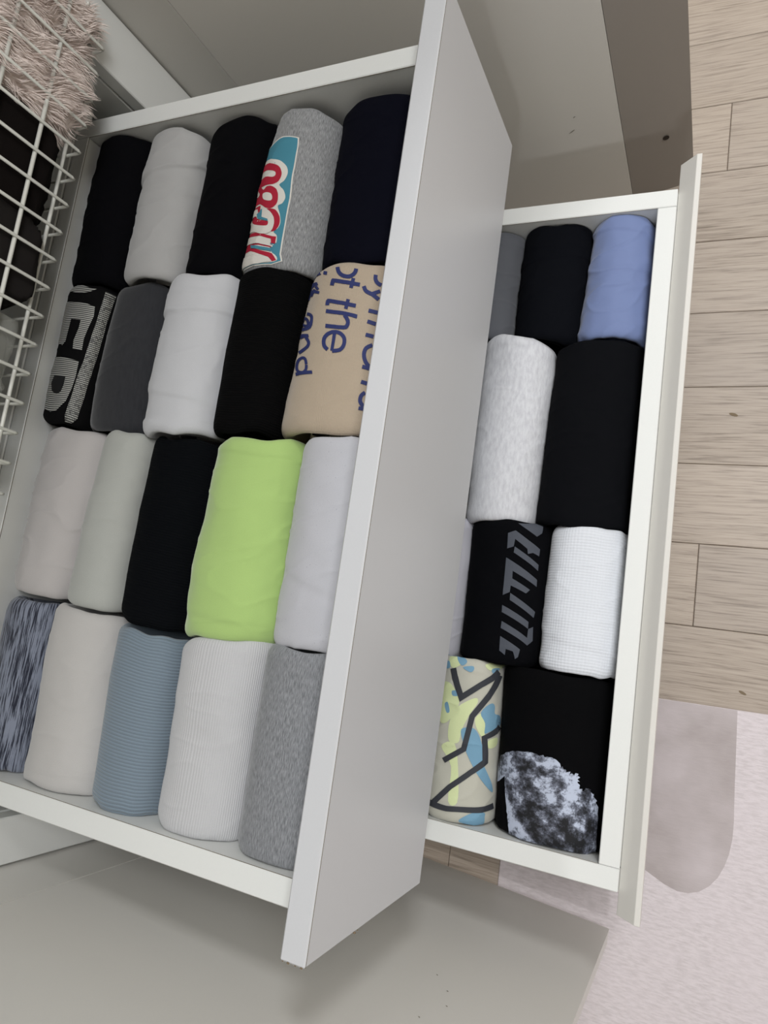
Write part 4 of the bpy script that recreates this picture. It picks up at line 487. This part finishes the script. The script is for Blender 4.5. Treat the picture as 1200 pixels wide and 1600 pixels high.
def coil_mesh(r, name, ends):
    """the inner layers of the rolled cloth seen at an end: a thin spiral band"""
    bm = bmesh.new(); uvl = bm.loops.layers.uv.new('UVMap')
    for end in ends:
        u = .004 if end == 0 else .996
        pts = [Vector(r.P(a, u)) for a in [(-1+k/10) for k in range(21)]]
        top = max(p.z for p in pts); c = sum(pts, Vector())/len(pts); c.z = top-(r.zt-r.zb)*.48
        rx = r.w*.78; rz = (top-r.zb)*.40; sg = 1 if end == 0 else -1
        n = 46; A = []; B = []
        for k in range(n):
            t = k/n; ang = t*math.tau*2.1+.7*r.seed; q = 1-t*.72
            x = c.x+math.cos(ang)*rx*q; z = c.z+math.sin(ang)*rz*q
            A.append((x, c.y+sg*(.004+.003*t), z)); B.append((x, c.y+sg*.028, z))
        for off in (0,):
            a = [bm.verts.new(p) for p in A]; b = [bm.verts.new(p) for p in B]
            ai = [bm.verts.new((c.x+(p[0]-c.x)*.90, p[1], c.z+(p[2]-c.z)*.94)) for p in A]
            bi = [bm.verts.new((c.x+(p[0]-c.x)*.90, p[1], c.z+(p[2]-c.z)*.94)) for p in B]
            for i in range(n-1):
                for q4 in ((a[i], a[i+1], b[i+1], b[i]), (ai[i], bi[i], bi[i+1], ai[i+1]), (a[i], ai[i], ai[i+1], a[i+1])):
                    f = bm.faces.new(q4); f.smooth = True
    bmesh.ops.recalc_face_normals(bm, faces=bm.faces[:])
    me = bpy.data.meshes.new(name); bm.to_mesh(me); bm.free(); return me

def print_mesh(r, polys, layer, name='print_shape', step=.0022):
    """flat ink shapes given in cloth coordinates (a*w*1.4, u*L), laid on the roll's surface"""
    bm = bmesh.new(); uvl = bm.loops.layers.uv.new('UVMap')
    k = r.w*1.4
    for poly in polys:
        if poly[0] == 'strip':
            sv = [bm.verts.new((p[0]*k, p[1]*r.L, 0)) for p in poly[1:]]
            for i in range(0, len(sv)-3, 2): bm.faces.new((sv[i], sv[i+1], sv[i+3], sv[i+2]))
            continue
        vs = [Vector((p[0]*k, p[1]*r.L, 0)) for p in poly]
        tris = geometry.tessellate_polygon([vs])
        bv = [bm.verts.new(v) for v in vs]
        for t in tris:
            try: bm.faces.new([bv[i] for i in t])
            except Exception: pass
    bmesh.ops.triangulate(bm, faces=[f for f in bm.faces if len(f.verts) > 3])
    for _ in range(9):
        le = [e for e in bm.edges if e.calc_length() > step*1.6]
        if not le: break
        bmesh.ops.subdivide_edges(bm, edges=le, cuts=1, use_grid_fill=False)
        bmesh.ops.triangulate(bm, faces=[f for f in bm.faces if len(f.verts) > 3])
    for f in bm.faces:
        f.smooth = True
        for lp in f.loops: lp[uvl].uv = (lp.vert.co.x, lp.vert.co.y)
    for v in bm.verts:
        v.co = Vector(r.P(v.co.x/k, min(max(v.co.y/r.L, .003), .997), .00035+.00022*layer))
    bm.normal_update()
    for f in bm.faces:
        if f.normal.z < 0: f.normal_flip()
    me = bpy.data.meshes.new(name); bm.to_mesh(me); bm.free(); return me

# ================= the setting =================
FZ = -.40
fl = empty('floor', (0, 0, FZ)); tag(fl, kind='structure')
sub = box('subfloor', (-1.15, -3.2, FZ-.05), (3.0, 3.2, FZ-.009), M['wear'], fl, 0)
rnd = random.Random(4)
PW = .1129; Y0 = .2979
for i in range(-31, 26):
    y = Y0+i*PW
    js = {0: .019}.get(i % 6, None)
    if js is None: js = [.0, .45, .72, .30, .60, .86][i % 6]
    xs = [-1.15]+[js+k*1.0 for k in range(-2, 3) if -1.1 < js+k < 2.95]+[3.0]
    for a, b in zip(xs, xs[1:]):
        if y > 3.1 or y < -3.15: continue
        bm = bmesh.new(); bmesh.ops.create_cube(bm, size=1)
        for v in bm.verts: v.co = Vector(((a+b)/2+v.co.x*(b-a-.0006), y+PW/2+v.co.y*(PW-.0006), FZ-.004+v.co.z*.008))
        bmesh.ops.bevel(bm, geom=[e for e in bm.edges if all(v.co.z > FZ-.001 for v in e.verts)], offset=.0009, segments=1, affect='EDGES')
        bm_obj('plank', bm, M['wood'], fl)
for (x, y, a, s) in ((.0505, .5957, .3, 1.0), (.0835, .2205, .9, .8)):
    # little dark knots in the wood
    bm = bmesh.new(); vs = [bm.verts.new((x+math.cos(t*math.tau/10)*.0058*s, y+math.sin(t*math.tau/10)*.0024*s-.0016*math.cos(t*math.tau/10), FZ+.0003)) for t in range(10)]
    bm.faces.new(vs); 
    bm_obj('knot', bm, M['wear'], fl)
WT = M['wall']
tag(box('ceiling', (-1.2, -3.2, CEIL), (3.0, 3.2, CEIL+.05), WT, None, 0), kind='structure')
tag(box('wall_back', (-1.2, -3.2, FZ), (-1.15, 3.2, CEIL), WT, None, 0), kind='structure')
tag(box('wall_front', (3.0, -3.2, FZ), (3.05, 3.2, CEIL), WT, None, 0), kind='structure')
tag(box('wall_left', (-1.15, -3.25, FZ), (3.0, -3.2, CEIL), WT, None, 0), kind='structure')
tag(box('wall_right', (-1.15, 3.2, FZ), (3.0, 3.25, CEIL), WT, None, 0), kind='structure')

# pinkish ribbed mat on the planks
mat_ = empty('floor_mat', (.4, -.4, FZ)); tag(mat_, 'pale pinkish grey ribbed floor mat lying over the planks at lower right', 'mat')
prism('mat_sheet', [(-.205, -1.4), (1.15, -1.4), (1.15, .2145), (-.0172, .1966), (-.205, .194)], FZ+.0002, FZ+.0030, 2, M['mat'], mat_, .001)
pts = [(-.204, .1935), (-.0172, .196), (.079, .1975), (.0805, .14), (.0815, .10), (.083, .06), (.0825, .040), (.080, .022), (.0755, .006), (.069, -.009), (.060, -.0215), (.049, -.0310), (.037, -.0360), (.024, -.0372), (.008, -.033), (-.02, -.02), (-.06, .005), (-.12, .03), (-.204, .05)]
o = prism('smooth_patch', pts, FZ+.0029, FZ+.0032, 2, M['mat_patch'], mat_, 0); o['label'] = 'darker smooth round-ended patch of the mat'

# ================= wardrobe =================
FX = -.600      # face of the fillers beside the drawers
CX = -.530      # front edge of the carcass
wd = empty('wardrobe', (-.86, .405, FZ)); tag(wd, 'large white wardrobe with both doors swung open around the pulled-out drawers', 'wardrobe')
YB, YT = -.057, .868
W_ = M['white']
box('side_panel', (-1.14, YB-.021, FZ+.03), (CX, YB, 1.85), M['door'], wd, 0)
box('side_panel', (-1.14, YT, FZ+.03), (CX, YT+.021, 1.85), M['door'], wd, 0)
box('back_panel', (-1.148, YB-.021, FZ+.03), (-1.1405, YT+.021, 1.85), W_, wd)
box('top_panel', (-1.14, YB, 1.829), (CX, YT, 1.85), W_, wd)
box('bottom_panel', (-1.14, YB, FZ+.06), (CX-.01, YT, FZ+.081), W_, wd)
box('plinth', (CX-.06, YB, FZ+.001), (CX-.04, YT, FZ+.0595), W_, wd)
# fillers flanking the drawers, in two heights with a joint
def scuff(name, c, d, u, L, wd_):
    bm = bmesh.new(); d = Vector(d).normalized(); u = Vector(u).normalized(); c = Vector(c); vs = []
    for k in range(8):
        a = k*math.tau/8; vs.append(bm.verts.new(c+d*math.cos(a)*L*(1+.3*math.sin(k*2.1))+u*math.sin(a)*wd_))
    bm.faces.new(vs); bm_obj(name, bm, M['glue'], wd)
def on_door(p, q, x, z, off):
    t_ = (x-p[0])/(q[0]-p[0]); return (x, p[1]+(q[1]-p[1])*t_+off, z)
scuff('scuff_mark', on_door((-.5292, .8684), (-.1065, .9250), -.167, -.190, -.0004), (1, .134, .6), (0, 0, 1), .0045, .0007)
scuff('scuff_mark', on_door((-.5292, .8684), (-.1065, .9250), -.160, -.165, -.0004), (1, .134, .6), (0, 0, 1), .0016, .0006)
for x, z in ((-.178, -.075), (-.160, -.055), (-.152, -.030), (-.165, .006)): scuff('scuff_mark', on_door((-.5292, -.0574), (-.0506, -.0957), x, z, .0004), (1, -.08, .5), (0, 0, 1), .0011, .0007)
for ya, yb in ((YB+.0022, -.006), (.800, YT-.0022)):
    box('filler_strip', (FX-.018, ya, FZ+.0815), (FX, yb, .235), W_, wd)
    box('filler_strip', (FX-.020, ya, .2365), (FX-.002, yb, 1.828), W_, wd)
    yi = (yb-.018, yb) if ya < .3 else (ya, ya+.018)
    box('drawer_side_board', (-1.13, yi[0], FZ+.0815), (FX-.0205, yi[1], .19), W_, wd)
# shelf strip between basket and drawers
box('divider_rail', (-1.12, .001, .130), (-.6640, .793, .1480), W_, wd)
# doors
def door(name, p, q, thick, z0, z1, mat, side):
    d = Vector((q[0]-p[0], q[1]-p[1])).normalized(); n = Vector((-d.y, d.x))*side*thick
    o = prism(name, [tuple(p), tuple(q), (q[0]+n.x, q[1]+n.y), (p[0]+n.x, p[1]+n.y)], z0, z1, 2, mat, wd, 0)
    return o
door('door', (CX+.0008, YB-.0004), (-.0506, -.0957), .020, -.370, 1.84, M['door'], -1)
door('door', (CX+.0008, YT+.0004), (-.1065, .9250), .020, -.370, 1.84, M['door'], 1)
o = door('door_edge_board', (-.1060, .9251), (-.0235, .9440), .020, -.370, 1.84, M['taupe'], 1); o['label'] = 'grey brown strip along the free edge of the far door'
bm = bmesh.new(); 
hx, hy, hz = -.0555, .9363, -.2555
d = Vector((.0825, .0189)).normalized(); nn = Vector((d.y, -d.x))
HOLE = (hx, hy, hz)
vs = [bm.verts.new((hx+d.x*math.cos(t)*.0042+nn.x*.0006, hy+d.y*math.cos(t)*.0042+nn.y*.0006, hz+math.sin(t)*.0042)) for t in [k*math.tau/14 for k in range(14)]]
v2 = [bm.verts.new((hx+d.x*math.cos(t)*.0022+nn.x*.0003, hy+d.y*math.cos(t)*.0022+nn.y*.0003, hz+math.sin(t)*.0022)) for t in [k*math.tau/14 for k in range(14)]]
for i in range(14): bm.faces.new((vs[i], vs[(i+1) % 14], v2[(i+1) % 14], v2[i]))
bm.faces.new(v2)
o = bm_obj('screw_hole', bm, M['hole'], wd)

# ================= drawers =================
T = .0208
ud = empty('drawer', (-.43, .395, -.05)); tag(ud, 'upper white drawer pulled out, holding four rows of rolled shirts', 'drawer', 'pulled-out wardrobe drawers')
box('front_panel', (-.1985-T, 0, -.0495), (-.1985, .80, .173), M['front'], ud)
box('side_panel', (-.6624, .0231, -.045), (-.2197, .0443, .1471), W_, ud, .0008)
box('side_panel', (-.6624, .7452, -.045), (-.2197, .7662, .1471), W_, ud, .0008)
box('back_panel', (-.6624, .0446, -.045), (-.6414, .7449, .1471), W_, ud, .0008)
box('bottom_panel', (-.6412, .0446, -.044), (-.2197, .7449, -.032), W_, ud, .0005)
for x, y, z, s in ((-.2010, .0003, .1731, 1), (-.2060, .0003, .1731, .7), (-.2120, .0003, .1731, 1.1), (-.2165, .0003, .1731, .6), (-.1983, .0003, .095, 1.2), (-.1983, .0003, .089, .6)):
    bm = bmesh.new(); bmesh.ops.create_icosphere(bm, subdivisions=1, radius=.0008*s)
    for v in bm.verts: v.co = Vector((x+v.co.x*1.6, y+v.co.y, z+v.co.z*(.4 if z > .17 else 1.4)))
    bm_obj('edge_chip', bm, M['wear'], ud)
ld = empty('drawer', (-.25, .395, -.335)); tag(ld, 'lower white drawer below the other, its front with a slanted finger-grip edge', 'drawer', 'pulled-out wardrobe drawers')
X3 = -.0226
prism('grip_lip', [(0, -.1092), (-.0052, -.1092), (X3, -.1253), (X3, -.1300), (-.0130, -.1300), (0, -.1190)], 0, .80, 1, M['door'], ld, .0004)
box('front_panel', (X3, 0, -.330), (-.0135, .80, -.1302), M['front'], ld, .0006)
# prism() inserts the axis value between x and z
box('inner_front_board', (-.0425, .0437, -.325), (X3-.0002, .7440, -.117), W_, ld, .0008)
box('side_panel', (-.4850, .0223, -.325), (X3-.0002, .0434, -.117), W_, ld, .0008)
box('side_panel', (-.4850, .7443, -.325), (X3-.0002, .7654, -.117), W_, ld, .0008)
box('back_panel', (-.4850, .0437, -.325), (-.4640, .7440, -.117), W_, ld, .0008)
box('bottom_panel', (-.4638, .0437, -.324), (-.0427, .7440, -.312), W_, ld, .0005)

GL = M['glue']
def glue(a, b, p): box('edge_line', a, b, GL, p, 0)
glue((-.641, .0441, .1457), (-.2197, .0446, .1463), ud); glue((-.641, .7449, .1457), (-.2197, .7454, .1463), ud)
glue((-.6416, .0446, .1457), (-.6411, .7449, .1463), ud)
glue((-.19875, .0006, .1713), (-.19825, .7994, .1718), ud)
glue((-.4640, .0432, -.1184), (-.0427, .0437, -.1178), ld); glue((-.4640, .7440, -.1184), (-.0427, .7445, -.1178), ld)
# ================= rolled garments =================
FM = {}
# multiplier on each cloth's base colours; unlisted cloths take the default
FMUL = {'lime_fleece': .97, 'periwinkle_nylon': .86, 'white_waffle_knit': .93, 'light_heather_fleece': .88, 'cool_white_jersey': .80,
        'grey_white_jersey': .66, 'flecked_lilac_jersey': .80, 'cream_cotton': .80, 'lilac_white_jersey': .8, 'beige_twill_jersey': .80,
        'charcoal_jersey': .85, 'slate_grey_cotton': .85, 'black_basket_cloth': 1, 'charcoal_basket_cloth': .9, 'heather_grey_jersey': .80}
def fm(key, *a, **k):
    if key not in FM:
        g = FMUL.get(key, .74)
        a = tuple(tuple(v*g for v in x[:3])+(1,) if isinstance(x, tuple) else x for x in a)
        FM[key] = fabric(key, *a, **k)
    return FM[key]
F_WHITE = fm('white_jersey', srgb(216, 215, 216))
for key, quad, zt, label, name, cat, mat, opt in ROLL_SPECS:
    r = ROLLS[key]
    top = empty(name, ((quad[0]+quad[2])/2, (quad[1]+quad[5])/2, r.zb)); tag(top, label, cat, opt.get('group'))
    m = FABRICS[mat]()
    body = link('rolled_cloth', roll_mesh(r, 'rolled_cloth'), m, top)
    for e in (0, 1): link('inner_layers', coil_mesh(r, 'inner_layers', (e,)), m, top)
    for layer, (pname, ink_key, polys, plabel) in enumerate(PRINTS.get(key, [])):
        for poly in polys:
            o = link(pname, print_mesh(r, [poly], layer+1), INKS[ink_key](), top)
            if plabel: o['label'] = plabel

# ================= wire basket =================
MT = M['metal']
bk = empty('wire_basket', (-.8, .41, .205)); tag(bk, 'white coated wire basket hanging above the upper drawer at the left', 'basket')
BY0, BY1 = .012, .800
bx, bz = -.570, .205
n = int((BY1-BY0)/.0298)
for k in range(n+1):
    y = .7905-k*.0298
    wire('wire', [(bx, y, .42), (bx, y, bz+.003), (bx-.001, y, bz+.0005), (bx-.004, y, bz), (-1.08, y, bz)], .0016, MT, bk, 6)
for k in range(5):
    wire('crossbar', [(bx-.0028, BY0-.01, .2505+k*.0475), (bx-.0028, BY1+.012, .2505+k*.0475)], .0021, MT, bk, 8)
wire('frame_rod', [(bx-.020, BY0-.01, bz+.0034), (bx-.020, BY1, bz+.0034)], .0020, MT, bk)
for x in (-.70, -.82, -.94, -1.06):
    wire('crossbar', [(x, BY0, bz+.0034), (x, BY1, bz+.0034)], .0020, MT, bk)
for k in range(4):   # side wires
    z = .2330+k*.0475
    wire('side_wire', [(bx, BY1+.020, z), (bx-.02, BY1+.022, z), (-1.08, BY1+.022, z)], .0018, MT, bk, 6)
for k in range(12):
    x = bx-.012-k*.045
    wire('side_wire', [(x, BY1-.002, bz), (x, BY1+.014, bz+.001), (x, BY1+.020, bz+.008), (x, BY1+.022, .42)], .0016, MT, bk, 6)
wire('top_rim', [(bx, BY0-.01, .42), (bx, BY1+.02, .42), (-1.08, BY1+.022, .42)], .003, MT, bk)

# ---- things in the basket ----
def blob(name, mat, parent, c, s, amp=.12, seed=0, sub=5, pillow=.5, xmax=-.5765):
    bm = bmesh.new(); bmesh.ops.create_icosphere(bm, subdivisions=sub, radius=1)
    uvl = bm.loops.layers.uv.new('UVMap')
    for v in bm.verts:
        p = v.co.copy(); q = Vector([sgn(p[i])*abs(p[i])**pillow for i in range(3)])
        d = 1+amp*noise.noise(p*1.7+Vector((seed, 0, 0)))+amp*.5*(1-abs(noise.noise(Vector((p.x*3+seed, p.y*2.2, p.z*4))))*2)**2-amp*.4
        v.co = Vector((min(c[0]+q.x*s[0]*d, xmax-.004*(1-math.exp(-abs(q.y)))), c[1]+q.y*s[1]*d, max(c[2]+q.z*s[2]*d, .2076)))
    for f in bm.faces:
        f.smooth = True
        for lp in f.loops: lp[uvl].uv = (lp.vert.co.y, lp.vert.co.z+lp.vert.co.x)
    return bm_obj(name, bm, mat, parent, True)
fur_m = NT('pink_fluffy_pile'); hi = fur_m.n('ShaderNodeTexCoord'); nz = fur_m.noise(hi.outputs['Object'], 60, 3)
fur_m.col(fur_m.mix(nz, srgb(222, 204, 196), srgb(242, 230, 222))); fur_m.b.inputs['Roughness'].default_value = .7; fur_m.b.inputs['Sheen Weight'].default_value = .4
def fluffy(label, parts, nstr, seed):
    top = empty('fluffy_garment', parts[0][0][:2]+(.21,)); tag(top, label, 'clothing')
    rn = random.Random(seed); bm = bmesh.new()
    for k, (c, s) in enumerate(parts):
        b = blob('fleece_body' if k == 0 else 'fleece_fold', fur_m.m, top, c, s, .13, seed+k*3, 4, .55)
        me = b.data; polys = [p for p in me.polygons]; tot = sum(p.area for p in polys)
        cs = list(range(len(polys)))
        ws = [p.area for p in polys]
        for i in rn.choices(cs, ws, k=int(nstr*tot/.05)):
            p = polys[i]; vs = [me.vertices[j].co for j in p.vertices]
            a, b2 = rn.random(), rn.random()
            if a+b2 > 1: a, b2 = 1-a, 1-b2
            q = vs[0]+(vs[1]-vs[0])*a+(vs[2]-vs[0])*b2; nm = p.normal
            if nm.x < -.1 or q.z > .47: continue
            fl_ = Vector((noise.noise(q*38+Vector((3, 0, 0))), noise.noise(q*38+Vector((0, 9, 0))), noise.noise(q*38+Vector((0, 0, 17)))))
            d = (nm*.85+fl_*1.1+Vector((.05, 0, -.55))).normalized()
            L = rn.uniform(.010, .019); wdt = .00042
            sd = d.cross(nm+Vector((rn.uniform(-.5, .5),)*3)); 
            if sd.length < 1e-4: continue
            sd = sd.normalized()*wdt
            m1 = q+d*L*.5+nm*L*.10; tip = q+(d+Vector((0, 0, -.25))+fl_*.4).normalized()*L
            A = [bm.verts.new(x) for x in (q-sd, q+sd, m1+sd*.8, m1-sd*.8, tip)]
            bm.faces.new((A[0], A[1], A[2], A[3])); bm.faces.new((A[3], A[2], A[4]))
    o = bm_obj('fleece_pile', bm, fur_m.m, top); o['kind'] = 'stuff'
    return top
fluffy('pale pink shaggy fleece garment bulging through the top of the wire basket', [((-.660, .735, .296), (.094, .068, .100)), ((-.664, .795, .298), (.096, .040, .102)), ((-.70, .77, .43), (.12, .09, .07))], 9500, 3)
fluffy('mauve fluffy bundle in the basket at the upper left corner', [((-.700, .640, .400), (.11, .060, .060))], 4500, 9)
BLK = fm('black_basket_cloth', srgb(22, 18, 17)); CHR = fm('charcoal_basket_cloth', srgb(40, 37, 36))
t = empty('folded_garment', (-.70, .64, .21)); tag(t, 'black folded garment below the pink fleece in the wire basket', 'clothing')
blob('folded_cloth', BLK, t, (-.702, .632, .268), (.130, .064, .064), .07, 5, 5, .44)
t = empty('folded_garment', (-.70, .54, .21)); tag(t, 'dark charcoal garment in the middle of the wire basket', 'clothing')
blob('folded_cloth', CHR, t, (-.706, .545, .252), (.134, .054, .047), .08, 7, 5, .44)
blob('folded_cloth', BLK, t, (-.712, .530, .345), (.128, .080, .052), .10, 8, 5, .4)
GRY = fm('grey_basket_cloth', srgb(122, 122, 114)); GRL = fm('light_grey_paper', srgb(172, 172, 162))
plast = NT('clear_plastic_film'); plast.b.inputs['Roughness'].default_value = .12; plast.b.inputs['Alpha'].default_value = .28
plast.col(srgb(205, 205, 198)); pn = plast.noise(plast.coords('Object'), 60, 4); plast.nor(plast.bump(pn, .6, .004))
def bag(label, c, s, seed):
    t = empty('plastic_bag', (c[0], c[1], .207)); tag(t, label, 'bag')
    blob('packed_cloth', GRY, t, (c[0]-.006, c[1], c[2]), (s[0]*.90, s[1]*.88, s[2]*.88), .10, seed, 4, .36)
    blob('plastic_film', plast.m, t, (c[0]+.002, c[1], c[2]+.001), (s[0]*.97, s[1], s[2]*.97), .14, seed+2, 4, .36)
bag('clear plastic bag of folded grey cloth in the wire basket, below the dark clothes', (-.700, .447, .250), (.126, .043, .044), 3)
bag('lowest clear plastic bag of grey cloth in the wire basket, at the frame edge', (-.703, .362, .246), (.124, .040, .041), 12)
t = empty('plastic_bag', (-.70, .44, .295)); tag(t, 'grey wrapped bundle on top of the plastic bags, at the left frame edge', 'bundle')
blob('packed_cloth', GRY, t, (-.72, .44, .345), (.110, .085, .045), .14, 21, 4, .45)
t = empty('paper_tag', (-.60, .49, .26)); tag(t, 'pale grey card standing against the front wires of the basket', 'card')
prism('card_sheet', [(.470, .252), (.505, .246), (.512, .276), (.478, .284)], -.5835, -.5825, 0, GRL, t, 0)

# ceiling lamps of the room (the area lights sit under them)
lm = NT('lamp_diffuser'); lm.b.inputs['Emission Color'].default_value = (1, .97, .93, 1); lm.b.inputs['Emission Strength'].default_value = .6
for i, (x, y, sx, sy, p) in enumerate(LAMPS):
    t = empty('ceiling_light', (x, y, CEIL)); tag(t, ['large flat ceiling light in front of the wardrobe', 'small ceiling light at the near end of the room', 'small ceiling light at the far end of the room'][i], 'lamp')
    box('housing', (x-sx/2-.03, y-sy/2-.03, CEIL-.02), (x+sx/2+.03, y+sy/2+.03, CEIL-.0005), M['metal'], t)
    box('diffuser', (x-sx/2, y-sy/2, CEIL-.026), (x+sx/2, y+sy/2, CEIL-.0205), lm.m, t)
